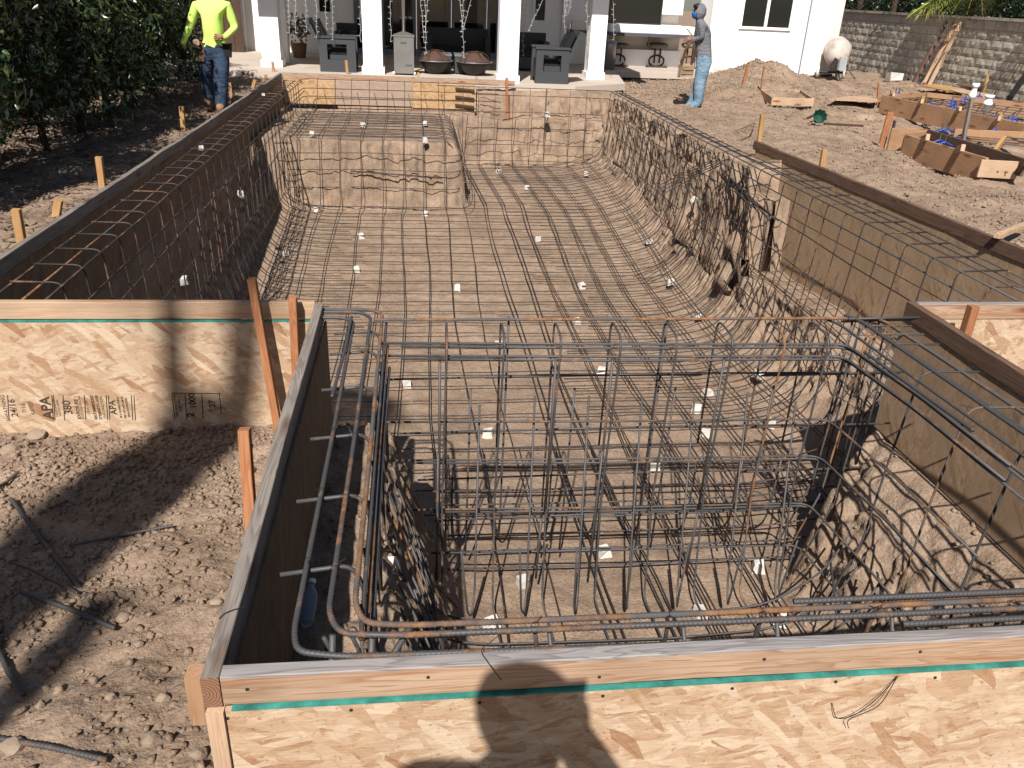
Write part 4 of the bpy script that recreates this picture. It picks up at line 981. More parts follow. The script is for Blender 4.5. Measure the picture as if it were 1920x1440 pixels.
hbox('wall', (xat(1240, YC+.6, 20), YC+.6, PY(1200, 25, YC+.6).z), (xk1, YC+.8, 3), STUCCO2)
hbox('wall', (x_c+.2, YC+.9, .8), (xk1, YC+1.1, 3), STUCCO)
# right wing
YW = 20.4; xw0 = P(1300, 133, -.2).x; c1 = P(1500, 140, -.18)
YW = 21.2
xw0, xw1 = xat(1303, YW, 100), xat(1505, YW, 100)
hbox('wing_return', (xw0-.02, YC-.35, ZS-.4), (xw0+.2, YW-.0, 3.0), STUCCO)
wA, wB, wC, wD = xat(1386, YW, 40), xat(1484, YW, 40), PY(1440, 56, YW).z, 2.3
for a_, b_ in (((xw0+.2, YW, -.5), (wA, YW+.2, 3)), ((wB, YW, -.5), (xw1, YW+.2, 3)), ((wA, YW, -.5), (wB, YW+.2, wC)), ((wA, YW, wD), (wB, YW+.2, 3))): hbox('wall', a_, b_, STUCCO)
window(wA, wB, wC, wD, YW-.02, TRIM, .06, mull=((wA+wB)/2,))
mb = MB(); e1 = Vector((xw1+1.45, YW+1.15, 0)); s1 = Vector((xw1, YW, 0))
mb.hexa([(s1.x, s1.y, -.5), (e1.x, e1.y, -.5), (e1.x-.1, e1.y+.2, -.5), (s1.x, s1.y+.2, -.5), (s1.x, s1.y, 3), (e1.x, e1.y, 3), (e1.x-.1, e1.y+.2, 3), (s1.x, s1.y+.2, 3)]); mb.build('angled_wall', STUCCO, H)
mb = MB(); mb.beam((s1.x-.02, s1.y-.015, -.2), (s1.x-.02, s1.y-.015, 3), .03, .02); mb.build('corner_joint', GREYTRIM, H)
mb = MB(); mb.beam((s1.x+.05, s1.y-.02, -.235), (e1.x, e1.y-.03, -.235), .04, .05); mb.build('weep_screed', RUSTM, H)
mb = MB(); mb.beam((xw0+.1, YW-.02, -.215), (xw1, YW-.02, -.215), .03, .03); mb.build('weep_screed', RUSTM, H)

# ------------------------------------------------------------------ patio things
def armchair(px0, px1, py0, label, flip):
    a = P(px0, py0, ZS); b = P(px1, py0+(px1-px0)*.04, ZS); y = (a.y+b.y)/2; W = b.x-a.x; x0 = a.x; D = .72
    t = thing('wicker_armchair', label, 'armchair', (x0+W/2, y, ZS), 'grey wicker patio armchairs'); z = ZS
    # side-on chair: arm panel faces us, back slants away on one side
    for i, yy_ in enumerate((y, y+D-.14)):
        mb = MB(); h = .66
        mb.box((x0, yy_, z), (x0+W, yy_+.14, z+.22)); mb.box((x0, yy_, z+.22), (x0+W*.22, yy_+.14, z+.60)); mb.box((x0+W*.76, yy_, z+.22), (x0+W, yy_+.14, z+.60)); mb.box((x0, yy_, z+.52), (x0+W, yy_+.14, z+.60)) if False else None
        mb.box((x0+W*.22, yy_, z+.50), (x0+W*.76, yy_+.14, z+.60)); mb.build('arm', WICKER, t)
        mb = MB(); mb.box((x0-.015, yy_-.02, z+.602), (x0+W+.015, yy_+.16, z+.64)); mb.build('arm_rest', WICKER, t)
    mb = MB(); mb.box((x0+.02, y+.14, z+.08), (x0+W-.02, y+D-.14, z+.30)); mb.build('seat', WICKER, t)
    mb = MB(); mb.box((x0+.03, y+.15, z+.302), (x0+W-.03, y+D-.15, z+.42)); mb.build('cushion', BLACK, t)
    s = -1 if flip else 1; xb = x0+W*(.9 if s > 0 else .1)
    mb = MB(); mb.beam((xb, y+D/2, z+.30), (xb+s*.28, y+D/2, z+.92), D-.05, .07, up=(1, 0, 0) if False else (0, 0, 1)); o = mb.build('backrest', WICKER, t)
    mb = MB(); mb.beam((xb-s*.10, y+D/2, z+.40), (xb+s*.14, y+D/2, z+.90), D-.14, .10); mb.build('back_cushion', BLACK, t)
armchair(601, 668, 134, 'grey wicker armchair left of the second column, back to the left', True)
armchair(1003, 1065, 156, 'grey wicker armchair right of the third column, back to the right', False)
def sofa(x0, x1, y, label):
    t = thing('wicker_sofa', label, 'sofa', ((x0+x1)/2, y, ZS)); z = ZS
    mb = MB(); mb.box((x0, y, z+.05), (x1, y+.7, z+.28)); mb.build('seat', WICKER, t)
    mb = MB(); mb.box((x0+.12, y+.02, z+.282), (x1-.12, y+.55, z+.40)); mb.build('cushion', BLACK, t)
    mb = MB(); mb.box((x0, y+.56, z+.282), (x1, y+.7, z+.75)); mb.build('backrest', WICKER, t)
    for a_, b_ in ((x0, x0+.115), (x1-.115, x1)): mb = MB(); mb.box((a_, y, z+.282), (b_, y+.55, z+.6)); mb.build('arm', WICKER, t)
p = P(700, 110, ZS); sofa(xat(800, 19.3, 80), xat(920, 19.3, 80), 19.3, 'dark wicker sofa in shade behind the two fire pits')
sofa(xat(628, 19.6, 80), xat(668, 19.6, 80), 19.6, 'dark wicker seat in shade behind the left armchair')
sofa(xat(962, 18.6, 90), xat(1030, 18.6, 90), 18.6, 'dark wicker seat in shade behind the right armchair')
for a_, b_, lb in ((796, 846, 'low wicker stool behind the left fire pit'), (853, 905, 'low wicker stool behind the right fire pit')):
    q0 = xat(a_, 17.4, 130); q1 = xat(b_, 17.4, 130); t = thing('wicker_stool', lb, 'stool', ((q0+q1)/2, 17.6, ZS)); mb = MB(); mb.box((q0, 17.4, ZS+.02), (q1, 17.9, ZS+.33)); mb.build('body', WICKER, t); mb = MB(); mb.box((q0-.01, 17.39, ZS+.332), (q1+.01, 17.91, ZS+.37)); mb.build('rim', ALU, t)
# heater
p = P(758, 141, ZS); t = thing('patio_heater', 'tall steel patio heater with boxy base between the columns', 'patio heater', (p.x, p.y+.2, ZS)); x0, y0 = p.x, p.y
mb = MB(); mb.box((x0-.19, y0, ZS+.03), (x0+.19, y0+.36, ZS+.68)); mb.build('gas_housing', STEEL, t)
mb = MB(); mb.add([(x0-.20, y0-.01, ZS+.683), (x0+.20, y0-.01, ZS+.683), (x0+.20, y0+.37, ZS+.683), (x0-.20, y0+.37, ZS+.683), (x0-.20, y0-.01, ZS+.71), (x0+.20, y0-.01, ZS+.71), (x0+.20, y0+.37, ZS+.71), (x0-.20, y0+.37, ZS+.71), (x0, y0+.18, ZS+.78)], [(0, 1, 5, 4), (1, 2, 6, 5), (2, 3, 7, 6), (3, 0, 4, 7), (4, 5, 8), (5, 6, 8), (6, 7, 8), (7, 4, 8)]); mb.build('housing_lid', STEEL, t)
mb = MB(); mb.tube([(x0, y0+.18, ZS+.76), (x0, y0+.18, ZS+2.1)], .034, 12); mb.build('pole', STEEL, t, True)
mb = MB(); mb.lathe([(.02, 2.15), (.42, 2.05), (.43, 2.08), (.02, 2.25)], (x0, y0+.18, ZS), 20); mb.build('heat_shade', STEEL, t)
for dz in (.56, .16):
    for k in range(4): mb = MB(); q0 = x0-.06+.03*k+(0 if dz > .3 else .1); mb.box((q0, y0-.004, ZS+dz), (q0+.015, y0-.001, ZS+dz+.035)); mb.build('vent_slot', DARKM, t)
for s_ in (-1, 1): mb = MB(); mb.lathe([(0, -.015), (.03, -.015), (.03, .015), (0, .015)], (x0+s_*.2, y0+.03, ZS+.033), 10, Vector((1, 0, 0))); mb.build('wheel', PVC, t)
# fire pits
def firepit(px_, py_, w_, label):
    c = P(px_, py_, ZS); c.y += .3; r = w_/2; t = thing('fire_pit', label, 'fire pit', (c.x, c.y, ZS), 'round fire pits on the patio')
    mb = MB(); mb.lathe([(.0, .02), (r*.45, .02), (r*.62, .08), (r*.85, .20), (r*.92, .24), (r*.9, .24), (r*.6, .1), (0, .05)], (c.x, c.y, ZS), 24); mb.build('bowl', DARKM, t, True)
    mb = MB(); mb.lathe([(r*.90, .235), (r*1.02, .245), (r*1.02, .26), (r*.90, .252)], (c.x, c.y, ZS), 24); mb.build('rim', ALU, t, True)
    mb = MB(); mb.lathe([(r*.84, .262), (r*.66, .33), (r*.42, .39), (r*.2, .42), (.01, .43)], (c.x, c.y, ZS), 24); mb.build('mesh_dome', RUSTM, t, True)
    for a in (0.3, 2.0): mb = MB(); mb.tube([(c.x+math.cos(a)*r*.86*math.cos(q_), c.y+math.sin(a)*r*.86*math.cos(q_), ZS+.265+.18*math.sin(q_)**.8) for q_ in np.linspace(0, PI, 12)], .008, 6); mb.build('dome_strap', RUSTM, t)
firepit(817, 141, .70, 'round fire pit with rusty mesh dome, left of the pair')
firepit(891, 144, .72, 'round fire pit with rusty mesh dome, right of the pair')
# icicle lights
def icicle(px_, y0_, y1_, label, branches=()):
    Y = 16.9 if px_ < 1100 else 17.1; mb = MB(); a = PY(px_, y0_, Y); b = PY(px_+2, y1_, Y)
    def strand(a, b):
        L = (a-b).length; n_ = max(3, int(L/.09)); pts = [a.lerp(b, k/n_)+Vector((random.uniform(-.012, .012), 0, 0)) for k in range(n_+1)]; mb.tube(pts, .0042, 4)
        for q_ in pts[1:]: s_ = random.choice((-1, 1)); mb.tube([q_, q_+Vector((s_*.04, 0, .012))], .0055, 4)
    strand(a, b)
    for (x0_, y0b, x1_, y1b) in branches: strand(PY(x0_, y0b, Y), PY(x1_, y1b, Y))
    tag(mb.build('string_light', LIGHTW), label, 'string light', 'icicle lights hanging at the patio front')
ic = [(541, 62, ()), (553, 62, ()), (572, 60, ()), (592, 70, ()), (609, 55, ()), (622, 75, ()), (674, 78, ()), (731, 78, ()), (797, 100, ((786, -30, 796, 80), (804, -30, 798, 60))), (867, 108, ((862, -30, 867, 60), (882, 0, 869, 55))), (980, 105, ((991, -30, 982, 60), (1017, 0, 990, 58))), (1058, 110, ((1068, -30, 1060, 30), (1076, -20, 1065, 25))), (1100, 100, ()), (1149, 75, ())]
for i, (a, b, br) in enumerate(ic):
    near_ = ['just right of the first column', 'second right of the first column', 'third right of the first column', 'before the left patio window', 'right of the left patio window', 'above the left armchair', 'left of the second column', 'between second column and heater pole', 'forked strand above the left fire pit', 'forked strand above the right fire pit', 'forked strand right of the third column', 'forked strand above the right armchair', 'left of the fourth column', 'right of the fourth column'][i]
    icicle(a, -30, b, 'white icicle light strand hanging, '+near_, br)
# stools
def stool(px_, py_, label):
    c = P(px_, py_, ZS); t = thing('bar_stool', label, 'bar stool', (c.x, c.y, ZS), 'rusty bar stools at the counter'); z = ZS
    zs_ = PY(px_, 84, c.y).z
    mb = MB(); mb.lathe([(0, -.05), (.18, -.05), (.225, -.01), (.23, .04), (.18, .065), (.13, .04), (0, .03)], (c.x, c.y, zs_-.02), 20); mb.build('seat', STONEG, t, True)
    for s_ in (-1, 1): mb = MB(); mb.beam((c.x+s_*.07, c.y, zs_-.03), (c.x+s_*.065, c.y, z+.1), .035, .03); mb.build('leg', RUSTM, t)
    mb = MB(); mb.tube([(c.x+.19*math.cos(q_), c.y+.03, z+.14+.13*math.sin(q_)) for q_ in np.linspace(0, 6.28, 18)], .022, 6); mb.build('hoop', RUSTM, t)
    mb = MB(); mb.box((c.x-.25, c.y-.14, z+.002), (c.x+.25, c.y+.16, z+.03)); mb.build('foot', RUSTM, t)
stool(1230, 126, 'round seated rusty bar stool under the middle of the counter')
stool(1157, 124, 'round seated rusty bar stool left end of the counter')
stool(1290, 128, 'bar stool at right end of the counter behind the hooded worker')
mb = MB(); mb.beam(P(1207, 100, .1)+Vector((0, 0, -.1)), PY(1219, 66, 20.0), .02, .02); tag(mb.build('leaning_rod', DARKM), 'thin dark rod leaning on the counter edge', 'rod')
p = P(1140, 130, ZS); t = thing('trash_can', 'steel cylinder trash can behind the fourth column', 'trash can', p)
mb = MB(); mb.lathe([(0, 0), (.15, 0), (.15, .55)], p, 20); mb.build('body', STEEL, t, True); mb = MB(); mb.lathe([(.155, .552), (.16, .60), (.0, .63)], p, 20); mb.build('lid', ALU, t, True)
p = P(562, 108, ZS); t = thing('potted_plant', 'dark leafy plant in clay pot in the patio corner', 'potted plant', p)
mb = MB(); mb.lathe([(0, 0), (.13, 0), (.18, .3), (.15, .3), (0, .28)], p, 16); mb.build('pot', TERRA, t)
def leafball(c, r, n_, ls, rr=None, squash=1.0, shell=.0):
    d = rng.normal(size=(n_, 3)); d /= np.linalg.norm(d, axis=1)[:, None]; rad = (shell+(1-shell)*rng.uniform(0, 1, n_))**(1/2.2)
    C = d*rad[:, None]*np.array([r, r, r*squash])+np.array(c)
    nrmv = d*.9+rng.normal(size=(n_, 3))*.8; nrmv /= np.linalg.norm(nrmv, axis=1)[:, None]
    ax = np.cross(nrmv, rng.normal(size=(n_, 3))); ax /= np.linalg.norm(ax, axis=1)[:, None]; bx_ = np.cross(nrmv, ax)
    L = (ls*rng.uniform(.6, 1.3, n_))[:, None]; Wd = L*.34
    v = np.stack([C-ax*L, C+bx_*Wd-nrmv*.12*L, C+ax*L, C-bx_*Wd-nrmv*.12*L], 1)
    return v.reshape(-1, 3), (np.array([(0, 1, 2), (0, 2, 3)])[None]+(np.arange(n_)*4)[:, None, None]).reshape(-1, 3)
def cat(parts):
    V = []; F = []; k = 0
    for v, f in parts: V.append(v); F.append(f+k); k += len(v)
    return np.concatenate(V), np.concatenate(F)
v, f = leafball((p.x, p.y, p.z+.6), .35, 260, .06); link('foliage', many('foliage', v, f, LEAF), t)

# ------------------------------------------------------------------ hedge trees
variants = []
for k in range(3):
    parts = []
    for q_ in range(44):
        zz = random.uniform(.32, 2.5); rr_ = .74*max(.1, 1-((zz-1.15)/1.7)**2)**.5; a = random.uniform(0, 6.28); rad = rr_*random.uniform(.4, 1.0)
        parts.append(leafball((math.cos(a)*rad, math.sin(a)*rad, zz), random.uniform(.2, .36), 190, .045))
    v, f = cat(parts); variants.append(many('crown', v, f, LEAF))
def tree(x, y, vi, label, rot, s=1.0, nm='hedge_tree', grp='dark leafy trees along the left side'):
    z = hz(x, y); t = thing(nm, label, 'tree', (x, y, z), grp); t.rotation_euler = (0, 0, rot); t.scale = (s, s, s)
    c = bpy.data.objects.new('crown', variants[vi]); COL.objects.link(c); c.parent = t; c.location = (0, 0, -.02)
    mb = MB(); pts = [(random.uniform(-.02, .02), random.uniform(-.02, .02), zq) for zq in (-.1, .2, .5, .9, 1.4, 2.0)]; mb.tube(pts, [.045, .038, .034, .028, .02, .01], 8)
    for q_ in range(7):
        zq = .3+q_*.22; a = q_*2.4; mb.tube([(0, 0, zq), (math.cos(a)*.2, math.sin(a)*.2, zq+.2), (math.cos(a)*.42, math.sin(a)*.42, zq+.32)], [.016, .01, .004], 5)
    tk = bpy.data.objects.new('trunk', mb.mesh('trunk', BARK)); COL.objects.link(tk); tk.parent = t
pos = [(-3.85, 5.9), (-3.75, 6.9), (-3.8, 7.9), (-3.75, 9.0), (-3.75, 10.0), (-3.8, 11.1), (-3.75, 12.1), (-3.85, 13.2), (-4.1, 14.4), (-4.5, 15.8)]
lab = ['nearest leafy tree at the left frame edge', 'second leafy tree from the camera in the hedge row', 'third leafy tree from the camera in the hedge row', 'fourth leafy tree from the camera in the hedge row', 'fifth leafy tree from the camera in the hedge row', 'sixth leafy tree from the camera in the hedge row', 'seventh leafy tree, just left of the neon shirted worker', 'eighth leafy tree, behind the neon shirted worker', 'ninth leafy tree, beyond the neon shirted worker', 'last leafy tree of the hedge row, beside the paved path']
for i, (x, y) in enumerate(pos): tree(x, y, i % 3, lab[i], i*1.3, 1.0+.12*math.sin(i*2))
for i, (x, y) in enumerate([(-5.7, 6.2), (-5.7, 8.4), (-5.8, 10.6), (-5.7, 12.8), (-5.8, 15.0), (-5.9, 17.2)]): tree(x, y, (i+1) % 3, 'back row leafy tree behind the hedge, %s from the camera' % ordn[i], i*.9, 1.25)
# brown fence behind hedge
t = thing('board_fence', 'dark brown board fence behind the left hedge and column', 'fence', (-6.3, 14, -.2))
for i in range(60):
    yq = 3.0+i*.3; mb = MB(); mb.box((-6.4+random.uniform(-.006, .006), yq, -.3), (-6.375, yq+.285, 1.75)); mb.build('board', W_DARK, t)
for i in range(12):
    xq = -6.3+i*.2; mb = MB(); mb.box((xq, 21.0, -.2), (xq+.19, 21.03, 1.8)); mb.build('board', W_DARK, t)
# dark hedge behind block wall
v, f = cat([leafball((15.6+random.uniform(-.5, 1.4), 10+(i%45)*.52, .7+random.uniform(0, 2.0)), random.uniform(.7, 1.1), 380, .10) for i in range(130)])
tag(link('tall_hedge', many('tall_hedge', v, f, LEAFD)), 'tall dark green hedge behind the block wall', 'hedge', kind='stuff')

# ------------------------------------------------------------------ block wall
wa = P(1590, 128, -.25); wb = P(1920, 193, -.25)
wd = (wb-wa); wd.z = 0; wd.normalize(); wn_ = Vector((wd.y, -wd.x, 0));
if wn_.x > 0: wn_ = -wn_
S0 = wa-wd*1.6; BW, BH = .42, .2; NBL, NC = 27, 8
t = thing('block_wall', 'tan split faced concrete block wall at the right property line', 'wall', (S0.x, S0.y, -.3))
ztop = -.30+NC*BH
mb = MB(); c0 = S0-wn_*.12; c1 = S0+wd*(NBL*BW+.4)-wn_*.12; mb.beam((c0.x, c0.y, (-.7+ztop)/2), (c1.x, c1.y, (-.7+ztop)/2), .16, ztop+.7); mb.build('mortar_core', MORTAR, t)
c0 = S0-wn_*.09; c1 = S0+wd*(NBL*BW+.4)-wn_*.09
blocks = []
for k in range(5):
    mb = MB(); g_ = []
    nx_, nz_ = 6, 4
    for iz in range(nz_):
        for ix in range(nx_):
            ed = ix in (0, nx_-1) or iz in (0, nz_-1)
            g_.append((BW*(.015+.97*ix/(nx_-1)), (random.uniform(-.003, .003) if ed else random.uniform(.004, .022)), BH*(.03+.94*iz/(nz_-1))))
    F = [(iz*nx_+ix, iz*nx_+ix+1, (iz+1)*nx_+ix+1, (iz+1)*nx_+ix) for iz in range(nz_-1) for ix in range(nx_-1)]
    n0 = len(g_); g_ += [(a, -.05, c) for a, b, c in (g_[0], g_[nx_-1], g_[-1], g_[-nx_])]
    F += [(n0, n0+1, nx_-1, 0)]  # simple skirts
    F += [(n0+1, n0+2, nx_*nz_-1, nx_-1), (n0+2, n0+3, nx_*(nz_-1), nx_*nz_-1), (n0+3, n0, 0, nx_*(nz_-1))]
    mb.add(g_, F); blocks.append(mb.mesh('block', BLOCKM))
R3 = Matrix((wd, wn_, Vector((0, 0, 1)))).transposed().to_4x4()
for r_ in range(NC):
    for c_ in range(NBL):
        pz = S0+wd*(c_*BW+(.5*BW if r_ % 2 else 0))-wn_*.035; o = bpy.data.objects.new('block', random.choice(blocks)); COL.objects.link(o); o.parent = t
        mw = R3.copy(); mw.translation = Vector((pz.x, pz.y, -.30+r_*BH)); o.matrix_basis = Matrix.Translation(t.location).inverted() @ mw
mb = MB(); mb.beam((c0.x, c0.y, ztop+.035), (c1.x, c1.y, ztop+.035), .26, .06); mb.build('cap_course', BLOCKM, t)
# palm behind wall
pc = PX(1810, -12, 14.3); pc = Vector((wa.x+ (wb.x-wa.x)*.55+.6, wa.y+(wb.y-wa.y)*.55, 1.75))
t = thing('palm_tree', 'palm with yellow green fronds hanging over the block wall', 'palm', (pc.x, pc.y, -.3))
mb = MB(); mb.tube([(pc.x, pc.y, -.3), (pc.x, pc.y, 1.75)], .09, 10); mb.build('trunk', BARK, t)
def frond(c, d, L, droop, leaf, parent, m=PALMG, nl=34, ll=.42):
    mb = MB(); d = Vector(d).normalized(); pts = []
    for k in range(nl):
        q_ = k/(nl-1); pts.append(Vector(c)+d*L*q_+Vector((0, 0, -droop*q_*q_)))
    mb.tube(pts[::3], .008, 4); side = d.cross(Vector((0, 0, 1))).normalized()
    for k in range(3, nl):
        for s_ in (-1, 1):
            p_ = pts[k]; tip = p_+side*s_*ll*(.55+.45*math.sin(PI*k/nl))+d*ll*.5+Vector((0, 0, -ll*random.uniform(.35, .7))); w_ = d*.012
            mb.add([p_-w_, p_+w_, (p_+tip)/2+w_*1.1+Vector((0, 0, .03)), tip, (p_+tip)/2-w_*1.1+Vector((0, 0, .03))], [(0, 1, 2, 4), (4, 2, 3)])
    return mb.build('frond', m, parent)
for i in range(9):
    a = PI+(-.95+i*.27); frond((pc.x, pc.y, 1.85), (math.cos(a), math.sin(a), .25), 1.25, .75, 0, t)
for i in range(5): a = i*.6-1.2; frond((pc.x, pc.y, 1.9), (math.cos(a), math.sin(a), .7), 1.3, .6, 0, t)
# palms that throw their streaky shade over the block wall (stand to the left, outside the view)

# ladder and leaning planks
def onw(px_, py_, off=.0):
    """point on the block wall face"""
    d = ray(px_, py_); n_ = wn_; tt = ((wa-Vector((0, 0, CAMZ))).dot(n_)+off)/d.dot(n_); return Vector((0, 0, CAMZ))+d*tt
lt, lb_ = onw(1783, 38, .08), onw(1758, 150)+wn_*.5; lb_.z = -.33
t = thing('ladder', 'orange and grey ladder leaning on the block wall', 'ladder', lb_)
side = wd*-.20
lb_ = lb_+Vector((0, 0, 0))
for s_ in (-1, 1): mb = MB(); mb.beam(lb_+side*s_, lt+side*s_*.8, .035, .08, up=wn_); mb.build('rail', BRONZE, t)
for k in range(7): q_ = (k+.6)/7.2; c = lb_.lerp(lt, q_); mb = MB(); mb.beam(c-side*.95, c+side*.95, .05, .04); mb.build('rung', ALU, t)
for i, (a, b, c, d) in enumerate(((1755, 152, 1792, 45), (1765, 160, 1802, 42))):
    p0 = onw(a+12, b-4)+wn_*.5; p0.z = -.32; p1 = onw(c, d, .04); o = lumber('leaning_plank', p0, p1, .04, .09, W_PALE, up=wn_); tag(o, 'pale plank leaning on the block wall, %s of the two right of the ladder' % ('left' if i == 0 else 'right'), 'plank', 'planks leaning by the ladder')
# mixer
mc = P(1561, 146, -.25); t = thing('cement_mixer', 'cement caked portable mixer beside the angled white wall', 'cement mixer', mc)
ax = Vector((.3, .8, .5)).normalized(); cc = PY(1570, 96, mc.y)
mb = MB(); mb.lathe([(.0, -.40), (.16, -.39), (.27, -.28), (.325, -.10), (.335, 0.0), (.345, .005), (.345, .03), (.33, .035), (.31, .14), (.25, .28), (.19, .36), (.175, .36), (.23, .26), (.0, .1)], cc, 28, ax); mb.build('drum', DRUM, t, True)
mb = MB(); hh = PY(1577, 118, mc.y-.3); jit_box(mb, (hh.x-.10, hh.y-.12, hh.z-.17), (hh.x+.10, hh.y+.12, hh.z+.16), .012); mb.build('motor_cover', m_plain('pale_mixer_cover', (.45, .46, .46, 1), .6, .3), t)
mb = MB(); jit_box(mb, (hh.x-.22, hh.y-.04, hh.z-.2), (hh.x-.105, hh.y+.14, hh.z+.12), .01); mb.build('motor_side', DARKM, t)
mb = MB(); g0 = -.25
mb.tube([(mc.x, mc.y, cc.z-.3), (mc.x-.03, mc.y, g0+.16)], .03, 8); mb.tube([(mc.x+.28, mc.y-.1, cc.z-.3), (mc.x+.25, mc.y-.1, g0+.1)], .03, 8); mb.tube([(mc.x-.45, mc.y, g0+.14), (mc.x+.3, mc.y-.1, g0+.14)], .028, 8)
mb.tube([(mc.x+.3, mc.y, g0+.3), (mc.x+.5, mc.y-.25, g0+.02)], .02, 6); mb.tube([(mc.x, mc.y, cc.z-.2), cc], .03, 8); mb.build('stand', DARKM, t)
for dx_, dy_ in ((-.45, -.02), (.22, -.12)):
    mb = MB(); mb.lathe([(.05, -.03), (.13, -.035), (.15, 0), (.13, .035), (.05, .03)], (mc.x+dx_, mc.y+dy_, g0+.14), 18, Vector((.9, -.45, 0)).normalized()); mb.build('wheel', CONC, t, True)
mb = MB(); mb.tube(fillet([(mc.x-.17, mc.y-.1, g0+.25), (mc.x-.05, mc.y-.25, g0+.28), (mc.x-.02, mc.y-.32, g0-.02), (mc.x+.06, mc.y-.5, g0-.12)], .1), .055, 10); mb.build('tow_hose', m_plain('dark_rubber', (.02, .025, .03, 1), .5, .4), t, True)
# ------------------------------------------------------------------ planter forms on the right
def pboard(t, a, b, zt, h, m=W_FORM, th=.035, name='form_board'):
    a = Vector((a[0], a[1], zt-h/2)); b = Vector((b[0], b[1], zt-h/2)); return lumber(name, a, b, th, h, m, t, wav=.003)
t = thing('planter_form', 'farther open lumber form with rebar and braces on the right', 'formwork', (11, 16, -.3))
A1 = P(1655, 178, -.02); A2 = P(1925, 232, -.02); A3 = P(1660, 174, -.02)+Vector((1.1, .35, 0)); A4 = P(1960, 196, -.02)
pboard(t, A1, A2, -.02, .32); pboard(t, A1+Vector((.02, .03, 0)), A3, -.02, .3); pboard(t, A3, A4, -.02, .25)
for a, b, c, d in ((1676, 177, 1648, 196), (1729, 190, 1703, 212), (1801, 204, 1770, 230), (1874, 222, 1850, 244)):
    p0 = P(a, b, .02); p1 = P(c, d, -.30); lumber('brace', p0, p1, .04, .07, W_PALE, t)
far_mat = thing('rebar_mat', 'rebar mat with blue chairs inside the farther planter form', 'rebar', (11.5, 15.5, -.2))
for i in range(9):
    q_ = (i+.5)/9; a = A1.lerp(A2, q_); b = A3.lerp(A4, q_); a.z = b.z = -.12; bar(far_mat, [a, b], .008)
for i in range(6):
    q_ = (i+.8)/6.5; a = A1.lerp(A3, q_); b = A2.lerp(A4, q_); a.z = b.z = -.10; bar(far_mat, [a, b], .008)
for i, (a, b) in enumerate(((1668, 180), (1679, 176), (1685, 176), (1735, 186), (1745, 196), (1757, 199), (1785, 190), (1790, 201), (1810, 185), (1836, 180), (1862, 184), (1876, 190), (1866, 222), (1899, 222))):
    p0 = P(a, b, -.05); bar(far_mat, [p0+Vector((0, 0, .1)), p0-Vector((0, 0, .25))], .009, 6, DARKM)
    if i % 2 == 0 or i > 4:
        mb = MB(); mb.tube([p0+Vector((-.12, 0, -.05)), p0+Vector((-.03, 0, .0)), p0+Vector((.03, 0, .0)), p0+Vector((.12, .02, -.05))], .014, 5); mb.tube([p0+Vector((0, -.02, -.1)), p0+Vector((0, 0, .04))], .02, 6); mb.build('blue_chair', BLUEP, far_mat)
t = thing('planter_form', 'nearer open lumber form with braces on the right', 'formwork', (8, 11.5, -.3))
B0 = P(1672, 240, -.03); B1 = P(1740, 242, -.03); B2 = P(1925, 298, -.03); B3 = P(1700, 252, -.06); B4 = P(1852, 296, -.06); B5 = P(1735, 240, -.03)
pboard(t, B0, B1, -.03, .30); pboard(t, B1, B2, -.03, .20, W_GREY2); pboard(t, B3, B4, -.06, .30, W_FORM); pboard(t, P(1790, 244, -.05), P(1925, 250, -.05), -.03, .16); 
pboard(t, B3+Vector((0, .03, 0)), B3+(B1-B3)*.9, -.05, .22); pboard(t, P(1840, 299, -.08), P(1912, 303, -.08), -.08, .2, W_PALE)
for a, b, c, d, m_ in ((1740, 257, 1705, 272, W_PALE), (1806, 277, 1770, 293, W_PALE), (1883, 260, 1846, 310, W_YEL), (1930, 298, 1905, 322, W_GREY)):
    lumber('brace', P(a, b, .0), P(c, d, -.25), .045, .08, m_, t)
t = thing('rebar_mat', 'rebar and blue chairs inside the nearer planter form', 'rebar', (8.3, 11.5, -.2))
for i in range(6):
    q_ = (i+.6)/6.2; a = B3.lerp(B4, q_)+Vector((.1, .1, -.16)); b = B1.lerp(B2, q_)+Vector((0, 0, -.16)); bar(t, [a, b], .008)
for i in range(4): q_ = (i+.5)/4; a = B3.lerp(B1, q_); b = B4.lerp(B2, q_); a.z = b.z = -.2; bar(t, [a, b], .008)
for i in range(4): q_ = i/4; a = P(1790, 250+q_*14, -.12); b = P(1935, 262+q_*18, -.12); bar(t, [a, b], .009, 6, RUST if i % 2 else REBAR)
for a, b in ((1766, 243), (1775, 240), (1804, 252), (1866, 242), (1762, 262), (1772, 266)):
    p0 = P(a, b, -.05); bar(t, [p0+Vector((0, 0, .08 if a != 1804 else .22)), p0-Vector((0, 0, .2))], .009, 6, DARKM)
    mb = MB(); mb.tube([p0+Vector((-.12, 0, -.05)), p0, p0+Vector((.12, .02, -.05))], .012, 5); mb.build('blue_chair', BLUEP, t)
o = lumber('wooden_post', P(1806, 262, -.1), PY(1822, 185, P(1806, 262, -.1).y), .04, .05, W_GREY); tag(o, 'tall thin grey post between the two planter forms', 'post')
def pipe(a, b, c, d, r, label):
    p0 = P(c, d, -.15); p1 = PY(a, b, p0.y); mb = MB(); ax_ = (p1-p0); L = ax_.length; ax_.normalize()
    mb.lathe([(0, 0), (r, 0), (r, L*.45), (r*1.25, L*.46), (r*1.25, L*.60), (r, L*.61), (r, L*.85), (r*1.3, L*.86), (r*1.3, L), (0, L)], p0, 14, ax_); tag(mb.build('pvc_pipe', PVC, None, True), label, 'pipe', 'white pipes standing in the planter form')
pipe(1831, 156, 1815, 205, .048, 'taller white plastic pipe standing in the farther planter form')
pipe(1856, 178, 1848, 212, .062, 'shorter white plastic pipe standing in the farther planter form')
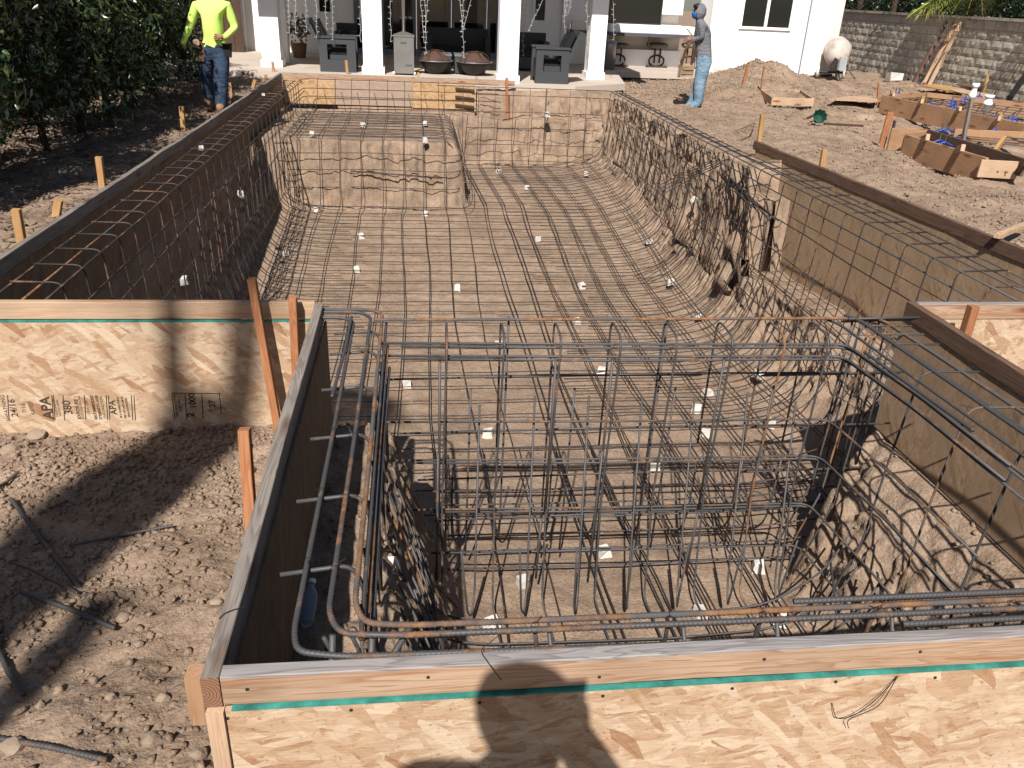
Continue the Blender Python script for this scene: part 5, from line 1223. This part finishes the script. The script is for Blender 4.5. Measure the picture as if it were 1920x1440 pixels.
# small box form near the worker
t = thing('box_form', 'small open rectangular wood frame on the dirt beyond hooded worker', 'wood frame', P(1482, 185, -.3))
q1, q2, q3, q4_ = P(1448, 190, -.22), P(1524, 192, -.22), P(1500, 175, -.22), P(1426, 174, -.22)
for a, b in ((q1, q2), (q2, q3), (q3, q4_), (q4_, q1)): lumber('side_board', a, b, .03, .14, W_PALE, t)
# flat sheets
def sheet(pts, z, label, m, th=.02):
    mb = MB(); ps = [P(a, b, z) for a, b in pts]; n_ = len(ps); mb.add(ps+[p_-Vector((0, 0, th)) for p_ in ps], [tuple(range(n_))[::-1], tuple(range(n_, 2*n_))]+[(i, (i+1) % n_, (i+1) % n_+n_, i+n_) for i in range(n_)]); tag(mb.build('plywood_sheet', m), label, 'plywood', 'plywood sheets lying on the dirt')
sheet([(1555, 186), (1645, 190), (1647, 181), (1590, 180)], -.2, 'warped sheet lying left of the farther planter form', W_PALE)
sheet([(1726, 160), (1788, 172), (1812, 167), (1762, 158)], -.12, 'yellowish sheet by the foot of the ladder', W_YEL)
sheet([(1780, 168), (1850, 186), (1868, 178), (1800, 166)], -.10, 'pale sheet behind the farther planter form', W_PALE)
sheet([(1792, 158), (1838, 166), (1846, 160), (1806, 155)], -.08, 'brown sheet against the foot of the block wall', W_GREY2)
t = thing('blue_drum', 'dark drum tipped on its side with blue liner by the block wall', 'drum', P(1880, 178, -.25)); c = P(1880, 178, -.25)+Vector((0, .2, .3))
mb = MB(); mb.lathe([(.30, 0), (.31, .5), (0, .5)], c, 20, Vector((.35, .9, .05)).normalized()); mb.lathe([(.30, 0), (.28, .02), (.28, .45)], c, 20, Vector((.35, .9, .05)).normalized()); mb.build('shell', DARKM, t, True)
mb = MB(); mb.lathe([(0, .02), (.2, .03), (.26, .2), (.27, .44), (0, .44)], c+Vector((0, 0, -.07)), 16, Vector((.35, .9, .05)).normalized(), ell=(1, .7)); mb.build('liner', BLUET, t, True)
mb = MB(); mb.tube([P(1893, 184, -.1), onw(1925, 138, .1)], .06, 10); tag(mb.build('black_pipe', m_plain('black_pipe_plastic', (.012, .012, .014, 1), .5, .4)), 'black pipe leaning on the block wall at the right edge', 'pipe')
gp = P(1535, 232, -.26); t = thing('green_tub', 'open dark green fluted plastic pot lying on the dirt', 'plastic tub', gp)
mb = MB(); axg = Vector((-.15, -.8, .5)).normalized(); n_ = 18; prof = [(.05, -.16), (.07, -.1), (.11, 0), (.105, 0), (.06, -.1), (0, -.14)]
u_ = axg.orthogonal().normalized(); v_ = axg.cross(u_); c = gp+Vector((0, 0, .12))
for (r_, h_) in prof:
    for j in range(n_): a = 2*PI*j/n_; rr_ = r_*(1.15 if j % 2 else .95); mb.v.append(tuple(c+axg*h_+u_*rr_*math.cos(a)+v_*rr_*math.sin(a)))
for i in range(len(prof)-1):
    for j in range(n_): a = i*n_+j; b = i*n_+(j+1) % n_; mb.f.append((a, b, b+n_, a+n_))
mb.build('tub', GREENP, t)
mb = MB(); mb.beam(P(1545, 232, -.24), P(1618, 236, -.25), .05, .03); tag(mb.build('scrap_strip', W_DARK), 'dark strip of wood lying right of the green pot', 'wood strip')
mb = MB(); mb.beam(P(1513, 222, -.24), P(1545, 208, -.24), .03, .03); tag(mb.build('scrap_strip', W_DARK), 'thin strip of wood lying beyond the green pot', 'wood strip')
mb = MB(); mb.beam(P(1870, 443, .03), P(1925, 420, .03), .045, .03); tag(mb.build('scrap_strip', W_PALE), 'pale strip of wood on the slope at the right edge', 'wood strip')
t = thing('debris_heap', 'scraps of boards and bags along the foot of the block wall', 'debris', P(1700, 150, -.3))
for i in range(16):
    q_ = random.random(); a = P(1665+q_*85, 141+q_*16+random.uniform(-2, 3), -.24); d = Vector((random.uniform(-1, 1), random.uniform(-1, 1), random.uniform(-.05, .15))).normalized()*random.uniform(.1, .4)
    mb = MB(); mb.beam(a, a+d, random.uniform(.05, .14), .03); mb.build('scrap', random.choice((W_DARK, W_FORM, W_GREY, TERRA)), t)
mb = MB(); c = P(1676, 148, -.2); jit_box(mb, (c.x-.18, c.y-.1, -.25), (c.x+.2, c.y+.15, -.05), .04); mb.build('bag', CONC, t)
# weed beside mound
for px_, py_, lb in ((1378, 137, 'small green weed by the base of the white wall'), (456, 147, 'small weed on the dirt beyond the neon shirted worker')):
    p = P(px_, py_, -.15 if py_ < 300 else -.72); v, f = leafball((p.x, p.y, p.z+.05), .16 if py_ < 300 else .05, 40, .03 if py_ < 300 else .012); tag(link('weed', many('weed', v, f, LEAF)), lb, 'weed', kind='stuff')

# ------------------------------------------------------------------ people
def person_body(name, bones, radii, mats, picker, parent):
    """bones: name -> (pos, parent); grown with a Skin modifier and frozen to one mesh"""
    names = list(bones); me = bpy.data.meshes.new(name)
    vs = [bones[k][0] for k in names]; es = [(names.index(bones[k][1]), names.index(k)) for k in names if bones[k][1]]
    me.from_pydata([tuple(v) for v in vs], es, []); o = bpy.data.objects.new(name, me); COL.objects.link(o)
    md = o.modifiers.new('skin', 'SKIN'); sk = me.skin_vertices[0].data if me.skin_vertices else None
    for i, k in enumerate(names): r = radii[k]; sk[i].radius = (r, r) if not isinstance(r, tuple) else r; sk[i].use_root = (i == 0)
    md.use_smooth_shade = True; sb = o.modifiers.new('sub', 'SUBSURF'); sb.levels = 2; sb.render_levels = 2
    dg = bpy.context.evaluated_depsgraph_get(); m2 = bpy.data.meshes.new_from_object(o.evaluated_get(dg)); bpy.data.objects.remove(o)
    m2.materials.clear()
    for m in mats: m2.materials.append(m)
    jp = [(k, Vector(bones[k][0]), (radii[k] if not isinstance(radii[k], tuple) else max(radii[k]))) for k in names]
    for p_ in m2.polygons:
        k = min(jp, key=lambda t_: (t_[1]-p_.center).length-t_[2])[0]; p_.material_index = picker(p_.center, k)
    m2.shade_smooth(); return link(name, m2, parent)
def hand(b, r, wrist, key, d, side, curl, s=1.0):
    """palm and five bent fingers from a wrist joint; d points along the hand, side across it, curl toward the palm"""
    d = Vector(d).normalized(); side = Vector(side).normalized(); curl = Vector(curl).normalized(); w_ = b[wrist][0]
    b[key+'p'] = (w_+d*.075*s, wrist); r[key+'p'] = (.038*s, .022*s)
    for i, (o_, L) in enumerate(((-.030, .065), (-.010, .075), (.010, .070), (.030, .055))):
        a = w_+d*.10*s+side*o_*s; b[key+'f%da' % i] = (a, key+'p'); r[key+'f%da' % i] = .0105*s
        b[key+'f%db' % i] = (a+d*L*.5*s+curl*.018*s, key+'f%da' % i); r[key+'f%db' % i] = .009*s
        b[key+'f%dc' % i] = (a+d*L*.75*s+curl*.045*s, key+'f%db' % i); r[key+'f%dc' % i] = .007*s
    a = w_+d*.035*s-side*.035*s; b[key+'ta'] = (a, wrist); r[key+'ta'] = .012*s; b[key+'tb'] = (a+d*.045*s-side*.015*s+curl*.02*s, key+'ta'); r[key+'tb'] = .010*s
V3 = Vector
# worker in the neon shirt, walking towards us
g0 = P(402, 205, -.2); X0, Y0, Z0 = g0.x, g0.y, -.2
W = lambda px_, py_, dy=0: PY(px_, py_, Y0+dy)
b = {}; r = {}
def J(k, p_, par, rad): b[k] = (p_, par); r[k] = rad
J('pelvis', W(402, 92), None, (.165, .12)); J('waist', W(402, 72), 'pelvis', (.17, .13)); J('belly', W(399, 55, -.03), 'waist', (.178, .145)); J('chest', W(397, 28), 'belly', (.19, .13)); J('uchest', W(397, 10), 'chest', (.165, .105)); J('neck', W(395, -4), 'uchest', .06)
J('head0', W(395, -14), 'neck', .075); J('head1', W(394, -26, -.01), 'head0', (.085, .1)); J('head2', W(394, -38), 'head1', (.07, .085))
J('shR', W(368, 12), 'uchest', .075); J('elR', W(356, 48, .04), 'shR', .055); J('wrR', W(343, 80, -.04), 'elR', .034)
J('shL', W(426, 12), 'uchest', .075); J('elL', W(441, 52, .05), 'shL', .055); J('wrL', W(424, 68, -.2), 'elL', .036)
J('hipR', W(387, 102), 'pelvis', .128); J('knR', W(386, 140, .05), 'hipR', .10); J('anR', W(393, 184, .16), 'knR', .082); J('toR', W(390, 197, .0), 'anR', .045)
J('hipL', W(416, 102), 'pelvis', .128); J('knL', W(415, 145, -.1), 'hipL', .10); J('anL', W(415, 195, -.1), 'knL', .084); J('toL', W(412, 206, -.28), 'anL', .045)
hand(b, r, 'wrR', 'hr', V3((-.05, -.2, -1)), V3((0, 1, 0)), V3((1, 0, 0)), 1.1); hand(b, r, 'wrL', 'hl', V3((-.95, -.1, -.1)), V3((0, 0, 1)), V3((0, 1, 0)), 1.1)
pzz = W(402, 86).z
def pick(c, k):
    if k.startswith(('neck', 'head', 'hr', 'hl')): return 2
    if k.startswith('to') or (k.startswith('an') and c.z < b[k][0].z-.05): return 3
    if k.startswith(('wr', 'el', 'sh', 'ches', 'uch')): return 0
    return 0 if c.z > pzz else 1
t = thing('person', 'worker in a neon yellow long sleeve shirt and jeans walking beside the left form', 'person', (X0, Y0, Z0))
person_body('body', b, r, [NEON, DENIMD, SKIN, BOOT], pick, t)
mb = MB(); c = W(402, 84); mb.lathe([(.178, -.03), (.186, -.02), (.186, .02), (.178, .03)], c, 24, ell=(1, .76)); mb.build('tool_belt', LEATHER, t, True)
for dx_, dy_, h_, m_, nm in ((-.17, -.06, .2, LEATHER, 'tool_pouch'), (.17, -.05, .14, BLACK, 'tool_pouch')):
    mb = MB(); jit_box(mb, (c.x+dx_-.05, c.y+dy_-.05, c.z-h_), (c.x+dx_+.05, c.y+dy_+.06, c.z+.02), .012); mb.build(nm, m_, t)
mb = MB(); mb.lathe([(.0, -.02), (.045, -.02), (.045, .02), (.02, .02), (0, .01)], W(368, 80, -.16), 14, V3((0, -1, 0))); mb.build('tape_measure', CANVAS, t)
mb = MB(); hp = b['hrp'][0]; mb.lathe([(0, -.07), (.035, -.06), (.04, .02), (.03, .06), (0, .07)], hp+V3((.01, -.03, -.05)), 12); tag(mb.build('black_cup', BLACK, None, True), 'small black bottle held in the right hand of the neon shirted worker', 'bottle')
for k_ in ('an', 'to'): pass
for s_ in 'RL':
    a_, to_ = b['an'+s_][0], b['to'+s_][0]; mb = MB(); mb.beam((a_.x, a_.y+.05, Z0+.012 if s_ == 'L' else to_.z-.04), (to_.x, to_.y-.06, Z0+.012 if s_ == 'L' else to_.z-.045), .10, .03); mb.build('boot_sole', LEATHER, t)
# worker in the grey hoodie, side on, facing left
g0 = P(1303, 203, -.36); X0, Y0, Z0 = g0.x, g0.y, -.36; W = lambda px_, py_, dy=0: PY(px_, py_, Y0+dy); b = {}; r = {}
J('pelvis', W(1321, 108), None, (.13, .14)); J('waist', W(1319, 92), 'pelvis', (.155, .15)); J('chest', W(1317, 68), 'waist', (.175, .17)); J('uchest', W(1314, 48), 'chest', (.15, .16)); J('neck', W(1312, 38), 'uchest', .065)
J('head0', W(1311, 30), 'neck', .085); J('head1', W(1310, 22), 'head0', (.1, .088)); J('head2', W(1312, 15), 'head1', (.08, .075))
for s_, dy in (('N', -.17), ('F', .17)):
    J('sh'+s_, W(1317, 51, dy), 'uchest', .068); J('el'+s_, W(1316, 72, dy*1.1), 'sh'+s_, .054); J('wr'+s_, W(1300, 73 if s_ == 'N' else 76, dy*.6), 'el'+s_, .036)
    J('hip'+s_, W(1320, 118, dy*.5), 'pelvis', .145); J('kn'+s_, W(1312, 155, dy*.5), 'hip'+s_, .118); J('an'+s_, W(1309 if s_ == 'N' else 1298, 195, dy*.5), 'kn'+s_, .098); J('to'+s_, W(1290 if s_ == 'N' else 1281, 204, dy*.6), 'an'+s_, .042)
hand(b, r, 'wrN', 'hn', V3((-1, .2, -.1)), V3((0, 0, 1)), V3((0, 1, 0))); hand(b, r, 'wrF', 'hf', V3((-1, -.2, -.3)), V3((0, 0, 1)), V3((0, -1, 0)))
zp = W(1320, 104).z
def pick(c, k):
    if k.startswith('head'): return 2 if c.x < b['head1'][0].x-.03 else 0
    if k.startswith(('hn', 'hf')): return 2
    if k.startswith('to') or (k.startswith('an') and c.z < b[k][0].z-.05): return 3
    if k.startswith(('wr', 'el', 'sh', 'ches', 'uch', 'wai', 'neck')): return 0
    return 0 if c.z > zp else 1
t = thing('person', 'worker in a grey hoodie, blue face mask and light jeans looking left', 'person', (X0, Y0, Z0))
person_body('body', b, r, [HOOD, DENIML, SKIN, BOOT], pick, t)
hc = b['head1'][0]; mb = MB(); n1, n2 = 14, 10
for i in range(n2+1):
    ph_ = -1.25+2.75*i/n2
    for j in range(n1+1):
        a = -2.2+4.4*j/n1; mb.v.append((hc.x+.012+.128*math.cos(ph_)*math.cos(a)*.98, hc.y+.118*math.cos(ph_)*math.sin(a), hc.z-.0+.145*math.sin(ph_)))
for i in range(n2):
    for j in range(n1): a = i*(n1+1)+j; mb.f.append((a, a+1, a+n1+2, a+n1+1))
mb.build('hood', HOOD, t, True)
mb = MB(); mb.lathe([(.01, -.075), (.045, -.06), (.066, .0), (.062, .035), (.01, .04)], hc+V3((-.052, 0, -.045)), 14); mb.build('face_mask', MASK, t, True)
mb = MB(); mb.lathe([(.02, -.03), (.078, -.01), (.072, .035), (.02, .055)], hc+V3((-.03, 0, .075)), 14); mb.build('hair', HAIR, t, True)
mb = MB(); mb.lathe([(.0, -.012), (.014, -.004), (.0, .028)], hc+V3((-.125, 0, .012)), 8); mb.build('nose_bridge', SKIN, t, True)
for dy in (-.034, .034): mb = MB(); mb.lathe([(0, -.006), (.013, 0), (0, .006)], hc+V3((-.108, dy, .028)), 8); mb.build('eye', HAIR, t, True)
# canvas tool bag on straps held in front
bc = W(1288, 132, -.05); t2 = thing('tool_bag', 'tan canvas tool pouch hanging from brown straps held by hooded worker', 'tool bag', bc)
mb = MB(); jit_box(mb, (bc.x-.13, bc.y-.07, bc.z-.11), (bc.x+.12, bc.y+.09, bc.z+.10), .025); mb.build('pouch', CANVAS, t2)
for dz in (-.03, .05): mb = MB(); jit_box(mb, (bc.x-.12, bc.y-.10, bc.z+dz-.03), (bc.x+.1, bc.y-.075, bc.z+dz+.02), .01); mb.build('flap', CANVAS, t2)
wN = b['wrN'][0]
for dx_ in (-.12, .06): mb = MB(); mb.tube(fillet([wN+V3((-.02, -.03, -.02)), wN+V3((dx_*.9-.02, -.05, -.15)), bc+V3((dx_, -.02, .1))], .08), .022, 6); mb.build('strap', LEATHER, t2)
mb = MB(); mb.beam(W(1288, 54, -.15), W(1298, 67, -.15), .02, .015); tag(mb.build('grey_phone', DARKM), 'thin dark tool held up by the hooded worker', 'tool')
# the photographer behind the camera, only seen as a shadow on the front form
def back(px_, py_, y): s_ = PY(px_, py_, 1.44); k_ = (s_.y-y)/SUND.y; return s_-SUND*k_
b = {}; r = {}
hd = back(988, 1340, -.34)
J('pelvis', V3((hd.x, -.5, hd.z-.80)), None, (.16, .12)); J('waist', V3((hd.x, -.5, hd.z-.6)), 'pelvis', (.15, .11)); J('chest', V3((hd.x, -.46, hd.z-.40)), 'waist', (.17, .12)); J('uchest', V3((hd.x, -.44, hd.z-.26)), 'chest', (.15, .1)); J('neck', V3((hd.x, -.40, hd.z-.15)), 'uchest', .07)
J('head0', hd+V3((0, .01, -.07)), 'neck', .128); J('head1', hd+V3((0, 0, .02)), 'head0', (.145, .145)); J('head2', hd+V3((0, 0, .10)), 'head1', (.12, .12))
shR = V3((hd.x+.2, -.44, hd.z-.24)); J('shR', shR, 'uchest', .075)
wR = back(1080, 1392, -.06); eR = back(1158, 1515, -.2); J('elR', eR, 'shR', .075); J('wrR', wR, 'elR', .062)
J('shL', back(770, 1478, -.44), 'uchest', .095); J('elL', V3((hd.x-.26, -.28, hd.z-.48)), 'shL', .055); J('wrL', V3((-.13, -.06, 1.33)), 'elL', .036)
for s_, dx_ in (('R', .1), ('L', -.1)):
    J('hip'+s_, V3((hd.x+dx_, -.5, hd.z-.86)), 'pelvis', .1); J('kn'+s_, V3((hd.x+dx_, -.47, .05)), 'hip'+s_, .07); J('an'+s_, V3((hd.x+dx_, -.5, -.30)), 'kn'+s_, .05); J('to'+s_, V3((hd.x+dx_, -.35, -.34)), 'an'+s_, .04)
hand(b, r, 'wrR', 'hr', V3((-.12, .0, .9)), V3((1, 0, .1)), V3((-.6, .3, 0)), 1.15); hand(b, r, 'wrL', 'hl', V3((.3, .1, .9)), V3((0, 0, 1)), V3((1, 0, 0)), .9)
t = thing('person', 'photographer in dark clothes standing behind the camera, seen only as a shadow', 'person', (hd.x, -.5, -.36))
person_body('body', b, r, [HOOD, DENIMD, SKIN, BOOT], lambda c, k: 2 if c.z > hd.z-.14 else (0 if c.z > hd.z-.8 else 1), t)
mb = MB(); mb.box((-.135, -.016, 1.385), (.018, -.006, 1.462)); tag(mb.build('phone', BLACK), 'black phone held up by the photographer', 'phone')
# ------------------------------------------------------------------ tall palms behind the camera (their trunks shade the left dirt and board)
def bp3(px_, py_, yb, z=None):
    s_ = PY(px_, py_, 3.93) if z is None else P(px_, py_, z); k_ = (s_.y-yb)/SUND.y; return s_-SUND*k_
yb = -5.6; fk = bp3(392, 808, yb)
t = thing('palm_tree', 'thick forked palm behind the camera whose trunk shades the left dirt', 'palm', (fk.x, yb, -.3), 'palms behind the camera')
mb = MB(); mb.tube([(fk.x+.03*math.sin(z_*.7), yb, z_) for z_ in np.linspace(-.5, fk.z-.1, 14)]+[tuple(fk+Vector((0, 0, .06)))], [.33-.04*i/13 for i in range(14)]+[.2], 14); mb.build('trunk', BARK, t, True)
for pp, r0 in ((((362, 805), (330, 760), (326, 690), (324, 600)), .062), (((430, 810), (452, 740), (458, 660), (462, 590)), .085)):
    ps = [bp3(a_, b_, yb) for a_, b_ in pp]; ps.append(ps[-1]+Vector((.0, 0, .7))); mb = MB(); mb.tube(fillet(ps, .3, 4), r0, 10); mb.build('stem', BARK, t, True)
    for i in range(11 if r0 < .07 else 0): a_ = i*.57; frond(ps[-1], (math.cos(a_), math.sin(a_), .35), .55, .4, 0, t, PALMG, 18, .22)
for i in range(5):
    c = fk+Vector((random.uniform(-.32, .26), random.uniform(-.2, .2), random.uniform(-1.5, -.5))); v, f = leafball(c, .17, 60, .06); link('shoot', many('shoot', v, f, LEAFD), t)
q_ = bp3(215, 1140, yb, -.58)
t = thing('palm_tree', 'shorter slim palm behind the camera, left of the forked one', 'palm', (q_.x, yb, -.3), 'palms behind the camera')
mb = MB(); mb.tube([(q_.x, yb, z_) for z_ in np.linspace(-.5, q_.z, 10)], .085, 12); mb.build('trunk', BARK, t, True)
# palms behind the block wall whose drooping fronds streak it with shade
for i in range(6):
    c = S0+wd*(.6+i*2.1)-wn_*.45; c.z = 2.5+.25*math.sin(i*2.1)
    t = thing('palm_tree', 'palm behind the block wall drooping fronds over its top, %s from the house' % (ordn+['ninth'])[i], 'palm', (c.x, c.y, -.3))
    mb = MB(); mb.tube([(c.x, c.y, -.3), (c.x, c.y, c.z)], .08, 8); mb.build('trunk', BARK, t, True)
    for k in range(5):
        a_ = math.atan2(wn_.y, wn_.x)+(k-2)*.5+random.uniform(-.1, .1); frond(c, (math.cos(a_), math.sin(a_), .35), random.uniform(1.0, 1.35), .62, 0, t, PALMG, 22, .36)
print('objects', len(bpy.data.objects))
